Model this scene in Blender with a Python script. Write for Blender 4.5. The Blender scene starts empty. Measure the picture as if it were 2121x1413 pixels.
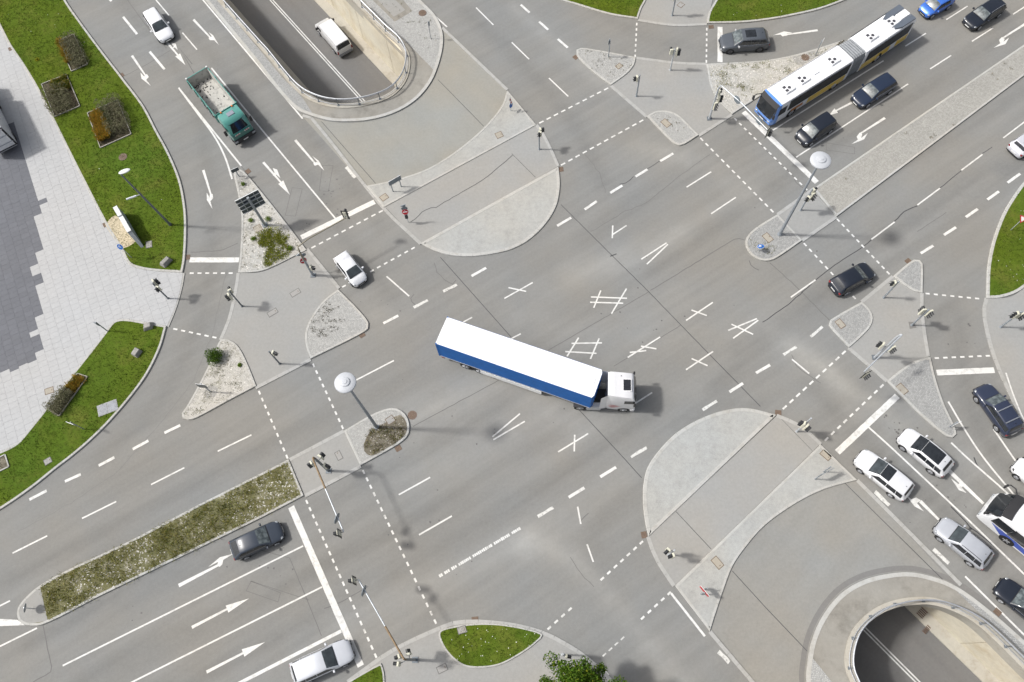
import bpy, bmesh, math, random
import numpy as np
from mathutils import Vector, Matrix
from mathutils.geometry import delaunay_2d_cdt, tessellate_polygon

random.seed(7); RNG = np.random.default_rng(7)
SC = bpy.context.scene
COL = SC.collection
R = math.radians

# ------------------------------------------------------------------ camera
# Drone 66 m above the junction, looking about 22 degrees off straight down.
# Survey coordinates below are read off the ground plan (2121 x 1413 sheet) and turned into metres on the ground.
PW, PH, FOC, NADX, NADY, CAMH = 2121., 1413., 1660., 1124., 1372., 66.
_n = Vector((NADX - PW/2, -(NADY - PH/2), -FOC)).normalized()
_ez = -_n; _ex = (Vector((1, 0, 0)) - _n*_n.x).normalized(); _ey = _ez.cross(_ex)
ROT = Matrix((_ex, _ey, _ez))
cam_d = bpy.data.cameras.new('camera'); cam = bpy.data.objects.new('camera', cam_d); COL.objects.link(cam)
cam_d.sensor_fit = 'HORIZONTAL'; cam_d.sensor_width = 36.0; cam_d.lens = 36.0*FOC/PW
cam_d.clip_start = 0.5; cam_d.clip_end = 2000
cam.matrix_world = Matrix.Translation((0, 0, CAMH)) @ ROT.to_4x4()
SC.camera = cam

# ------------------------------------------------------------------ sky, sun, exposure
SUN_EL, SUN_AZ_SHADOW = R(49.5), R(-3.0)          # shadows fall towards +x, slightly -y
world = bpy.data.worlds.new('World'); SC.world = world; world.use_nodes = True
wn = world.node_tree.nodes; wl = world.node_tree.links
for nd in list(wn): wn.remove(nd)
wo = wn.new('ShaderNodeOutputWorld'); wb = wn.new('ShaderNodeBackground'); sk = wn.new('ShaderNodeTexSky')
sk.sky_type = 'NISHITA'; sk.sun_disc = False; sk.sun_elevation = SUN_EL
sdx, sdy = -math.cos(SUN_AZ_SHADOW), -math.sin(SUN_AZ_SHADOW)   # direction towards the sun on the ground plan
sk.sun_rotation = math.atan2(sdx, sdy)
sk.air_density = 1.0; sk.dust_density = 5.0; sk.ozone_density = 1.0
hs = wn.new('ShaderNodeHueSaturation'); hs.inputs['Saturation'].default_value = 0.42      # thin bright cloud veil
wl.new(sk.outputs[0], hs.inputs['Color']); wl.new(hs.outputs[0], wb.inputs[0]); wl.new(wb.outputs[0], wo.inputs[0])
wb.inputs[1].default_value = 0.12
sun_d = bpy.data.lights.new('sun', 'SUN'); sun_d.energy = 2.8; sun_d.angle = R(4.0); sun_d.color = (1.0, 0.97, 0.925)
sun = bpy.data.objects.new('sun', sun_d); COL.objects.link(sun)
to_sun = Vector((sdx*math.cos(SUN_EL), sdy*math.cos(SUN_EL), math.sin(SUN_EL)))
sun.rotation_euler = to_sun.to_track_quat('Z', 'Y').to_euler(); sun.location = (-60, 10, 90)
SC.view_settings.view_transform = 'Standard'; SC.view_settings.look = 'None'; SC.view_settings.gamma = 1.0
SC.view_settings.use_curve_mapping = False
SC.view_settings.exposure = 0.23
SC.cycles.max_bounces = 6

# ------------------------------------------------------------------ helpers
def G(px, py, h=0.0):
    d = ROT @ Vector((px - PW/2, -(py - PH/2), -FOC))
    t = (h - CAMH)/d.z
    return Vector((d.x*t, d.y*t))
def G3(px, py, h=0.0):
    g = G(px, py, h); return Vector((g.x, g.y, h))
def tile(ox, oy, s=2.9444):
    return lambda x, y: (ox + x/s, oy + y/s)

_mats = {}
def ramp_noise(nt, vec, scale, detail=4, rough=0.55):
    n = nt.nodes.new('ShaderNodeTexNoise'); n.inputs['Scale'].default_value = scale
    n.inputs['Detail'].default_value = detail; n.inputs['Roughness'].default_value = rough
    if vec is not None: nt.links.new(vec, n.inputs['Vector'])
    return n.outputs['Fac']
def mth(nt, op, a, b=None, clamp=False):
    m = nt.nodes.new('ShaderNodeMath'); m.operation = op; m.use_clamp = clamp
    for i, v in enumerate((a, b)):
        if v is None: continue
        if isinstance(v, (int, float)): m.inputs[i].default_value = v
        else: nt.links.new(v, m.inputs[i])
    return m.outputs[0]
def mixc(nt, fac, a, b, mode='MIX'):
    m = nt.nodes.new('ShaderNodeMix'); m.data_type = 'RGBA'; m.blend_type = mode
    for i, v in ((0, fac), (6, a), (7, b)):
        if isinstance(v, (int, float)): m.inputs[i].default_value = v
        elif isinstance(v, tuple): m.inputs[i].default_value = v if len(v) == 4 else (*v, 1)
        else: nt.links.new(v, m.inputs[i])
    return m.outputs[2]
def maprange(nt, v, a, b, c, d):
    m = nt.nodes.new('ShaderNodeMapRange'); m.clamp = True
    nt.links.new(v, m.inputs[0])
    for i, x in enumerate((a, b, c, d)): m.inputs[i+1].default_value = x
    return m.outputs[0]
def newmat(name):
    m = bpy.data.materials.new(name); m.use_nodes = True
    return m, m.node_tree, m.node_tree.nodes['Principled BSDF']
def wpos(nt, rot=0.0, sc=(1, 1, 1)):
    g = nt.nodes.new('ShaderNodeNewGeometry'); mp = nt.nodes.new('ShaderNodeMapping'); mp.vector_type = 'TEXTURE'
    mp.inputs['Rotation'].default_value[2] = rot; mp.inputs['Scale'].default_value = sc
    nt.links.new(g.outputs['Position'], mp.inputs[0]); return mp.outputs[0]
def attr(nt, name):
    a = nt.nodes.new('ShaderNodeAttribute'); a.attribute_name = name; return a
def bump(nt, b, h, strength, dist=0.02):
    n = nt.nodes.new('ShaderNodeBump'); n.inputs['Strength'].default_value = strength; n.inputs['Distance'].default_value = dist
    nt.links.new(h, n.inputs['Height']); nt.links.new(n.outputs[0], b.inputs['Normal'])

def solid(name, col, rough=0.6, metal=0.0, coat=0.0, var=0.06, scale=3.0, spec=0.5, obj=True):
    if name in _mats: return _mats[name]
    m, nt, b = newmat(name)
    v = None
    if obj:
        t = nt.nodes.new('ShaderNodeTexCoord'); v = t.outputs['Object']
    f = ramp_noise(nt, v, scale, 3)
    lo = tuple(c*(1-var) for c in col); hi = tuple(min(1, c*(1+var)) for c in col)
    nt.links.new(mixc(nt, maprange(nt, f, .3, .7, 0, 1), lo, hi), b.inputs['Base Color'])
    b.inputs['Roughness'].default_value = rough; b.inputs['Metallic'].default_value = metal
    b.inputs['Coat Weight'].default_value = coat; b.inputs['Coat Roughness'].default_value = 0.06
    b.inputs['Specular IOR Level'].default_value = spec
    _mats[name] = m; return m
def paint(col, name=None, metal=0.25):
    dk = max(col) < .12
    return solid(name or 'paint_%d_%d_%d' % tuple(int(c*2550) for c in col), col, rough=0.28 if dk else .32, metal=0 if dk else metal, coat=0.7 if dk else .9, var=0.02, spec=.3 if dk else .5)

def surface(name, base, big=0.10, streak=0.0, rot=0.0, fine=0.10, wear=False, stain=None, tintvar=0.03, bumpv=0.15, rough=0.9, grain=.22):
    """Weathered mineral surface: patchy colour, streaks along the traffic, fine grain, stains with shapes of their own."""
    m, nt, b = newmat(name); P = wpos(nt)
    f1 = ramp_noise(nt, P, 0.16, 5, .6); f2 = ramp_noise(nt, P, 1.3, 4, .6); f3 = ramp_noise(nt, P, 17.0, 2, .6); f5 = ramp_noise(nt, P, 4.2, 2, .7)
    v = mth(nt, 'ADD', mth(nt, 'MULTIPLY', mth(nt, 'SUBTRACT', f1, .5), big*2.4), 1.0)
    v = mth(nt, 'ADD', v, mth(nt, 'MULTIPLY', mth(nt, 'SUBTRACT', f2, .5), big*1.0))
    v = mth(nt, 'ADD', v, mth(nt, 'MULTIPLY', mth(nt, 'SUBTRACT', f3, .5), fine*2.0))
    v = mth(nt, 'ADD', v, mth(nt, 'MULTIPLY', mth(nt, 'SUBTRACT', f5, .5), grain))
    if streak:
        S = wpos(nt, rot, (14.0, 0.9, 1)); f4 = ramp_noise(nt, S, 1.0, 4, .55)
        v = mth(nt, 'ADD', v, mth(nt, 'MULTIPLY', mth(nt, 'SUBTRACT', f4, .5), streak*2.2))
    if wear:
        a = attr(nt, 'wear'); sp = nt.nodes.new('ShaderNodeSeparateColor'); nt.links.new(a.outputs['Color'], sp.inputs[0])
        wnz = ramp_noise(nt, P, 0.7, 5, .65)
        v = mth(nt, 'ADD', v, mth(nt, 'MULTIPLY', sp.outputs[0], maprange(nt, wnz, .25, .75, .55, 1.25)))
        v = mth(nt, 'SUBTRACT', v, mth(nt, 'MULTIPLY', sp.outputs[1], maprange(nt, wnz, .25, .75, .6, 1.2)))
    cool = tuple(c*k for c, k in zip(base, (1-tintvar, 1.0, 1+tintvar))); warm = tuple(c*k for c, k in zip(base, (1+tintvar, 1.0, 1-tintvar*1.6)))
    c = mixc(nt, maprange(nt, ramp_noise(nt, P, .09, 3), .35, .65, 0, 1), cool, warm)
    if stain:
        scol, samt, ssc = stain
        sf = maprange(nt, ramp_noise(nt, P, ssc, 6, .7), .50, .68, 0, samt)
        c = mixc(nt, sf, c, scol)
    if wear:
        c = mixc(nt, mth(nt, 'MULTIPLY', sp.outputs[2], maprange(nt, wnz, .3, .7, .5, 1.0)), c, tuple(k*r for k, r in zip(base, (1.12, 1.08, 1.0))))
    vm = nt.nodes.new('ShaderNodeVectorMath'); vm.operation = 'SCALE'; nt.links.new(c, vm.inputs[0]); nt.links.new(v, vm.inputs['Scale'])
    nt.links.new(vm.outputs[0], b.inputs['Base Color'])
    b.inputs['Roughness'].default_value = rough; b.inputs['Specular IOR Level'].default_value = 0.25 if bumpv < .5 else 0.03
    if bumpv: bump(nt, b, f3, bumpv, .01)
    _mats[name] = m; return m
def cobbles(name, stone, joint, size=0.11, big=.12):
    m, nt, b = newmat(name); P = wpos(nt)
    v = nt.nodes.new('ShaderNodeTexVoronoi'); v.feature = 'DISTANCE_TO_EDGE'; v.voronoi_dimensions = '2D'
    v.inputs['Scale'].default_value = 1/size; v.inputs['Randomness'].default_value = .55; nt.links.new(P, v.inputs['Vector'])
    v2 = nt.nodes.new('ShaderNodeTexVoronoi'); v2.voronoi_dimensions = '2D'; v2.inputs['Scale'].default_value = 1/size
    v2.inputs['Randomness'].default_value = .55; nt.links.new(P, v2.inputs['Vector'])
    e = maprange(nt, v.outputs['Distance'], .03, .14, 0, 1)
    sp = nt.nodes.new('ShaderNodeSeparateColor'); nt.links.new(v2.outputs['Color'], sp.inputs[0])
    tone = mth(nt, 'ADD', mth(nt, 'MULTIPLY', sp.outputs[0], .24), .88)
    f1 = ramp_noise(nt, P, .5, 5, .65)
    tone = mth(nt, 'ADD', tone, mth(nt, 'MULTIPLY', mth(nt, 'SUBTRACT', f1, .5), big*2.5))
    c = mixc(nt, e, joint, stone)
    vm = nt.nodes.new('ShaderNodeVectorMath'); vm.operation = 'SCALE'; nt.links.new(c, vm.inputs[0]); nt.links.new(tone, vm.inputs['Scale'])
    nt.links.new(vm.outputs[0], b.inputs['Base Color']); b.inputs['Roughness'].default_value = .85
    bump(nt, b, e, .6, .02); _mats[name] = m; return m
def foliage(name, rough=.6, trans=0.25, spec=.12):
    m, nt, b = newmat(name); a = attr(nt, 'tint'); nt.links.new(a.outputs['Color'], b.inputs['Base Color'])
    b.inputs['Roughness'].default_value = rough; b.inputs['Specular IOR Level'].default_value = spec
    if trans:
        tr = nt.nodes.new('ShaderNodeBsdfTranslucent'); nt.links.new(a.outputs['Color'], tr.inputs['Color'])
        mx = nt.nodes.new('ShaderNodeMixShader'); mx.inputs[0].default_value = trans
        out = nt.nodes['Material Output']
        nt.links.new(b.outputs[0], mx.inputs[1]); nt.links.new(tr.outputs[0], mx.inputs[2]); nt.links.new(mx.outputs[0], out.inputs['Surface'])
    _mats[name] = m; return m

class MB:
    """Collects shapes; build() links them as ONE mesh object."""
    def __init__(s): s.v = []; s.f = []
    def add(s, vs, fs):
        o = len(s.v); s.v += [tuple(p) for p in vs]; s.f += [tuple(i+o for i in f) for f in fs]; return s
    def box(s, c, d, rz=0.0, taper=1.0):
        hx, hy, hz = d[0]/2, d[1]/2, d[2]/2; cs, sn = math.cos(rz), math.sin(rz); vs = []
        for z, k in ((-hz, 1.0), (hz, taper)):
            for x, y in ((-hx, -hy), (hx, -hy), (hx, hy), (-hx, hy)):
                x *= k; y *= k
                vs.append((c[0]+x*cs-y*sn, c[1]+x*sn+y*cs, c[2]+z))
        return s.add(vs, [(3, 2, 1, 0), (4, 5, 6, 7), (0, 1, 5, 4), (1, 2, 6, 5), (2, 3, 7, 6), (3, 0, 4, 7)])
    def rbox(s, c, d, r=0.05, rz=0.0):
        """box with chamfered vertical edges and chamfered top"""
        hx, hy, hz = d[0]/2, d[1]/2, d[2]/2; r = min(r, hx*.6, hy*.6, hz*.9); cs, sn = math.cos(rz), math.sin(rz)
        def ring(i, z):
            a, b2 = hx-i, hy-i; q = r
            return [(-a+q, -b2, z), (a-q, -b2, z), (a, -b2+q, z), (a, b2-q, z), (a-q, b2, z), (-a+q, b2, z), (-a, b2-q, z), (-a, -b2+q, z)]
        vs = ring(0, -hz)+ring(0, hz-r)+ring(r*.7, hz)
        vs = [(c[0]+x*cs-y*sn, c[1]+x*sn+y*cs, c[2]+z) for x, y, z in vs]
        fs = [tuple(range(7, -1, -1)), tuple(range(16, 24))]
        for k in (0, 8):
            for i in range(8): j = (i+1) % 8; fs.append((k+i, k+j, k+8+j, k+8+i))
        return s.add(vs, fs)
    def cyl(s, p0, p1, r0, r1=None, n=12, caps=True):
        p0, p1 = Vector(p0), Vector(p1); r1 = r0 if r1 is None else r1
        ax = (p1-p0).normalized(); u = ax.orthogonal().normalized(); w = ax.cross(u); vs = []
        for p, r in ((p0, r0), (p1, r1)):
            for i in range(n):
                a = 2*math.pi*i/n; vs.append(p + u*(r*math.cos(a)) + w*(r*math.sin(a)))
        fs = [(i, (i+1) % n, n+(i+1) % n, n+i) for i in range(n)]
        if caps: fs += [tuple(range(n-1, -1, -1)), tuple(range(n, 2*n))]
        return s.add(vs, fs)
    def tube(s, pts, r, n=8, closed=False):
        pts = [Vector(p) for p in pts]; N = len(pts); vs = []; fs = []; u = None
        rr = r if isinstance(r, (list, tuple)) else [r]*N
        for k in range(N):
            a = pts[(k-1) % N] if (closed or k > 0) else pts[k]; b = pts[(k+1) % N] if (closed or k < N-1) else pts[k]
            t = (b-a).normalized()
            if u is None: u = t.orthogonal().normalized()
            u = (u - t*u.dot(t)).normalized(); w = t.cross(u)
            for i in range(n):
                an = 2*math.pi*i/n; vs.append(pts[k] + u*(rr[k]*math.cos(an)) + w*(rr[k]*math.sin(an)))
        for k in range(N if closed else N-1):
            k2 = (k+1) % N
            for i in range(n): j = (i+1) % n; fs.append((k*n+i, k*n+j, k2*n+j, k2*n+i))
        if not closed: fs += [tuple(range(n-1, -1, -1)), tuple((N-1)*n+i for i in range(n))]
        return s.add(vs, fs)
    def lathe(s, prof, n=24, c=(0, 0, 0)):
        vs = []; m = len(prof)
        for i in range(n):
            a = 2*math.pi*i/n
            for r, z in prof: vs.append((c[0]+r*math.cos(a), c[1]+r*math.sin(a), c[2]+z))
        fs = [(i*m+k, ((i+1) % n)*m+k, ((i+1) % n)*m+k+1, i*m+k+1) for i in range(n) for k in range(m-1)]
        return s.add(vs, fs)
    def grid(s, rows):
        m = len(rows[0]); vs = [p for r in rows for p in r]
        return s.add(vs, [(i*m+k, i*m+k+1, (i+1)*m+k+1, (i+1)*m+k) for i in range(len(rows)-1) for k in range(m-1)])
    def prism(s, poly, z0, z1):
        n = len(poly); vs = [(p[0], p[1], z0) for p in poly]+[(p[0], p[1], z1) for p in poly]
        fs = [tuple(n+i for i in t) for t in tri(poly)]
        return s.add(vs, fs + [(i, (i+1) % n, n+(i+1) % n, n+i) for i in range(n)])
    def flat(s, poly, z):
        return s.add([(p[0], p[1], z) for p in poly], tri(poly))
    def blob(s, c, r, seed=0, amp=.25, n=7, m=12):
        rg = random.Random(seed); vs = []; fs = []
        for i in range(n+1):
            th = math.pi*i/n
            for k in range(m):
                ph = 2*math.pi*k/m; q = 1+amp*(rg.random()-.5)*2
                vs.append((c[0]+r[0]*q*math.sin(th)*math.cos(ph), c[1]+r[1]*q*math.sin(th)*math.sin(ph), c[2]+r[2]*q*math.cos(th)))
        for i in range(n):
            for k in range(m): fs.append((i*m+k, (i+1)*m+k, (i+1)*m+(k+1) % m, i*m+(k+1) % m))
        return s.add(vs, fs)
    def mesh(s, name, mat, smooth=False):
        me = bpy.data.meshes.new(name); me.from_pydata(s.v, [], s.f); me.update()
        if mat: me.materials.append(mat)
        if smooth:
            me.shade_smooth()
            if smooth != 'all': me.set_sharp_from_angle(angle=R(42))
        return me
    def build(s, name, mat, parent=None, smooth=False, loc=None, rz=0.0):
        o = bpy.data.objects.new(name, s.mesh(name, mat, smooth)); COL.objects.link(o)
        if parent is not None: o.parent = parent
        if loc is not None: o.location = loc
        if rz: o.rotation_euler[2] = rz
        return o
def area2(poly):
    return sum(poly[i][0]*poly[(i+1) % len(poly)][1] - poly[(i+1) % len(poly)][0]*poly[i][1] for i in range(len(poly)))
def tri(poly):
    t = tessellate_polygon([[Vector((p[0], p[1], 0)) for p in poly]]); out = []
    for a, b, c in t:
        A, B, C = poly[a], poly[b], poly[c]
        ar = (B[0]-A[0])*(C[1]-A[1])-(B[1]-A[1])*(C[0]-A[0])
        out.append((a, b, c) if ar > 0 else (a, c, b))
    return out
def thing(name, label, cat, loc=(0, 0, 0), rz=0.0, group=None):
    o = bpy.data.objects.new(name, None); COL.objects.link(o); o.location = loc; o.rotation_euler[2] = rz
    o.empty_display_size = .2; return tag(o, label, cat, group)
def tag(o, label, cat, group=None):
    o['label'] = label; o['category'] = cat
    if group: o['group'] = group
    return o
def struct(o): o['kind'] = 'structure'; return o
def stuff(o, label=None, cat=None):
    o['kind'] = 'stuff'
    if label: o['label'] = label
    if cat: o['category'] = cat
    return o

def smooth(pts, closed=True, step=9.0):
    """curve through plan points; a third value 1 marks a sharp corner"""
    P = [Vector(p[:2]) for p in pts]; S = [len(p) > 2 and p[2] for p in pts]; N = len(P); out = []
    rng = range(N) if closed else range(N-1)
    for i in rng:
        j = (i+1) % N; a, b = P[i], P[j]
        if not closed and i == 0: S0 = True
        else: S0 = S[i]
        S1 = True if (not closed and j == N-1) else S[j]
        if S0 and S1: out.append(a); continue
        d = (b-a).length
        def tan(k, sharp, prev, nxt):
            if sharp: return b-a
            t = P[nxt]-P[prev]; l1 = (P[k]-P[prev]).length; l2 = (P[nxt]-P[k]).length
            return t*(d/max(l1+l2, 1e-6))
        t0 = tan(i, S0, (i-1) % N, j); t1 = tan(j, S1, i, (j+1) % N)
        n = max(1, int(d/step))
        for k in range(n):
            t = k/n; out.append(a*(2*t**3-3*t*t+1)+t0*(t**3-2*t*t+t)+b*(-2*t**3+3*t*t)+t1*(t**3-t*t))
    if not closed: out.append(P[-1])
    return out
def plan(pts, closed=True, h=0.0, step=9.0):
    w = [G(p.x, p.y, h) for p in smooth(pts, closed, step)]
    if closed and area2(w) < 0: w.reverse()
    return w
def offset(poly, d, closed=True):
    """move a counter-clockwise outline inwards by d"""
    n = len(poly); out = []
    for i in range(n):
        a = poly[(i-1) % n] if (closed or i > 0) else poly[i]; b = poly[i]; c = poly[(i+1) % n] if (closed or i < n-1) else poly[i]
        e1 = (b-a); e2 = (c-b)
        if e1.length < 1e-9: e1 = e2
        if e2.length < 1e-9: e2 = e1
        e1.normalize(); e2.normalize()
        n1 = Vector((-e1.y, e1.x)); n2 = Vector((-e2.y, e2.x)); m = (n1+n2)
        if m.length < 1e-6: m = n1.copy()
        m.normalize(); k = d/max(.35, m.dot(n1)); out.append(b+m*k)
    return out
def resample(line, step, closed=False):
    pts = list(line)+([line[0]] if closed else []); out = [pts[0].copy()]; acc = 0.0
    L = sum((pts[i+1]-pts[i]).length for i in range(len(pts)-1)); n = max(1, round(L/step)); st = L/n; tgt = st
    for i in range(len(pts)-1):
        seg = (pts[i+1]-pts[i]).length
        while seg > 0 and acc+seg >= tgt-1e-6 and len(out) < n+(0 if closed else 1):
            out.append(pts[i].lerp(pts[i+1], (tgt-acc)/seg)); tgt += st
        acc += seg
    return out
def ribbon(line, w, z, mb=None):
    mb = mb or MB(); n = len(line); L = offset(line, w/2, False); Rr = offset(line, -w/2, False)
    o = [(p.x, p.y, z) for p in Rr]+[(p.x, p.y, z) for p in L]
    return mb.add(o, [(i, i+1, n+i+1, n+i) for i in range(n-1)])
def inside(poly, x, y):
    c = False; j = len(poly)-1
    for i in range(len(poly)):
        a, b = poly[i], poly[j]
        if (a[1] > y) != (b[1] > y) and x < (b[0]-a[0])*(y-a[1])/(b[1]-a[1])+a[0]: c = not c
        j = i
    return c
def inside_np(poly, X, Y):
    c = np.zeros(X.shape, bool); n = len(poly); j = n-1
    for i in range(n):
        ax, ay = poly[i][0], poly[i][1]; bx, by = poly[j][0], poly[j][1]
        if ay != by:
            m = ((ay > Y) != (by > Y)) & (X < (bx-ax)*(Y-ay)/(by-ay)+ax); c ^= m
        j = i
    return c
def dist_line(line, X, Y):
    d = np.full(X.shape, 1e9)
    for i in range(len(line)-1):
        ax, ay = line[i][0], line[i][1]; bx, by = line[i+1][0]-ax, line[i+1][1]-ay; q = bx*bx+by*by+1e-9
        t = np.clip(((X-ax)*bx+(Y-ay)*by)/q, 0, 1); d = np.minimum(d, np.hypot(X-ax-t*bx, Y-ay-t*by))
    return d

T1 = tile(0, 0); T2 = tile(530, 0); T3 = tile(1060, 0); T4 = tile(1580, 0)
T5 = tile(0, 470); T6 = tile(530, 470); T7 = tile(1060, 470); T8 = tile(1580, 470)
T9 = tile(0, 933); T10 = tile(530, 933); T11 = tile(1060, 933); T12 = tile(1580, 933)
def tl(T, *pts): return [T(*p) for p in pts]
# ------------------------------------------------------------------ surface materials
ASPH = surface('asphalt_road', (.217, .2155, .207), big=.06, streak=.15, rot=R(33), fine=.13, wear=True)
ASPH_NEW = surface('asphalt_turning_lane', (.278, .272, .248), big=.09, fine=.09, streak=.05, rot=R(-45), tintvar=.04)
ASPH_OLD = surface('asphalt_turning_lane_south', (.252, .247, .232), big=.09, fine=.11, streak=.07, rot=R(45), tintvar=.04, grain=.26)
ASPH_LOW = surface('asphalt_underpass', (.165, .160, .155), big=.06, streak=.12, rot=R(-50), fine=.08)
PAVE = surface('asphalt_footway', (.300, .296, .284), big=.05, fine=.07, streak=.03)
CONC = surface('concrete_deck', (.365, .365, .350), big=.09, fine=.25, grain=.34, stain=((.27, .27, .26), .45, 1.0))
APRON = surface('concrete_apron', (.275, .262, .235), big=.22, fine=.08, stain=((.17, .16, .14), .7, .45))
WALLM = surface('concrete_wall', (.60, .555, .455), big=.25, fine=.06, stain=((.46, .38, .25), .6, .35), bumpv=.05)
LEDGE = surface('concrete_ledge', (.41, .385, .335), big=.14, fine=.06, stain=((.25, .21, .15), .5, .6))
KERB = surface('kerb_concrete', (.43, .425, .405), big=.10, fine=.12, stain=((.30, .28, .24), .45, 1.4))
KERBFLAT = surface('kerb_flush', (.375, .372, .36), big=.10, fine=.10, stain=((.26, .25, .22), .4, 1.2))
GUTTER = surface('gutter_strip', (.19, .185, .178), big=.08, fine=.08)
COB_L = cobbles('setts_light', (.42, .42, .405), (.21, .205, .19), .12, .06)
COB_G = cobbles('setts_grey', (.37, .375, .37), (.17, .168, .16), .115, .06)
COB_M = cobbles('setts_sandy', (.37, .365, .34), (.23, .22, .195), .12, .10)
GRAVEL = surface('gravel_bed', (.43, .42, .395), big=.16, fine=.45, stain=((.26, .25, .19), .5, 1.3), bumpv=.6, grain=.6)
SOIL = surface('soil', (.15, .132, .10), big=.4, fine=.3, stain=((.30, .275, .22), .75, 1.6), grain=.7)
BEDSOIL = surface('bed_soil', (.075, .062, .042), big=.3, fine=.3, grain=.6)
MEDSOIL = surface('soil_weedy', (.15, .145, .075), big=.3, fine=.35, stain=((.36, .34, .27), .6, .9), bumpv=.5)
GRASSB = surface('grass_base', (.078, .118, .014), big=.25, fine=.35, stain=((.15, .15, .035), .5, .33), tintvar=.10, bumpv=.5)
SAND = surface('sandy_ground', (.50, .43, .31), big=.12, fine=.2)
JOINT = surface('joint_sand', (.31, .31, .31), big=.05, fine=.1)
PAINTW = surface('road_paint', (.65, .645, .625), big=.08, fine=.08, stain=((.34, .335, .32), .6, 2.0), rough=.7)
PAINTF = surface('road_paint_worn', (.60, .595, .57), big=.06, fine=.12, stain=((.26, .25, .24), .95, 4.0), rough=.75)
TAR = solid('tar_joint', (.055, .055, .058), .5, obj=False)
TARG = solid('tar_joint_faded', (.125, .122, .118), .7, obj=False); TARGL = solid('tar_joint_pale', (.17, .167, .16), .8, obj=False)

# ------------------------------------------------------------------ underpass axis and openings
ZF = -6.0
a0, a1 = G(562, 0, ZF), G(748, 205, ZF); b0, b1 = G(1794, 1306, ZF), G(1901, 1413, ZF)
d1 = (a1-a0).normalized(); d2 = (b1-b0).normalized()
axis = [a0-d1*60, a0-d1*3, a1, b0, b0+d2*15, b0+d2*72]; axz = [0.0, ZF, ZF, ZF, ZF, 0.0]
rail1 = plan([(462, 0), (540, 87), (554, 102), (581, 136), (611, 170), (635, 188), (673, 202), (717, 205.5), (768, 197), (808, 180), (832, 153), (841, 122), (839, 98.5), (825, 75), (798, 51), (771, 24), (747, 0)], False, 1.2, 6)
rail2 = plan([(1795, 1450), (1780, 1413), (1768.5, 1383), (1768.5, 1351), (1780, 1313), (1801, 1286), (1835, 1261), (1875, 1247), (1920, 1242), (1954, 1245.5), (1994, 1259), (2032, 1279.5), (2069, 1310), (2121, 1361), (2150, 1390)], False, 1.2, 6)
rail1 = [rail1[0]-d1*55]+rail1+[rail1[-1]-d1*55]
rail2 = [rail2[0]+d2*55]+rail2+[rail2[-1]+d2*55]
def outward(line, d):     # rails run so that the opening lies on one known side
    return offset(line, d, False)
sgn1 = 1 if (offset(rail1, .5, False)[8]-a1).length < (rail1[8]-a1).length else -1
sgn2 = 1 if (offset(rail2, .5, False)[8]-(b0+d2*5)).length < (rail2[8]-(b0+d2*5)).length else -1
hole1 = offset(rail1, .28*sgn1, False); hole2 = offset(rail2, .28*sgn2, False)
def ccw(p):
    return p if area2(p) > 0 else list(reversed(p))
hole1c, hole2c = ccw(hole1), ccw(hole2)

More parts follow.
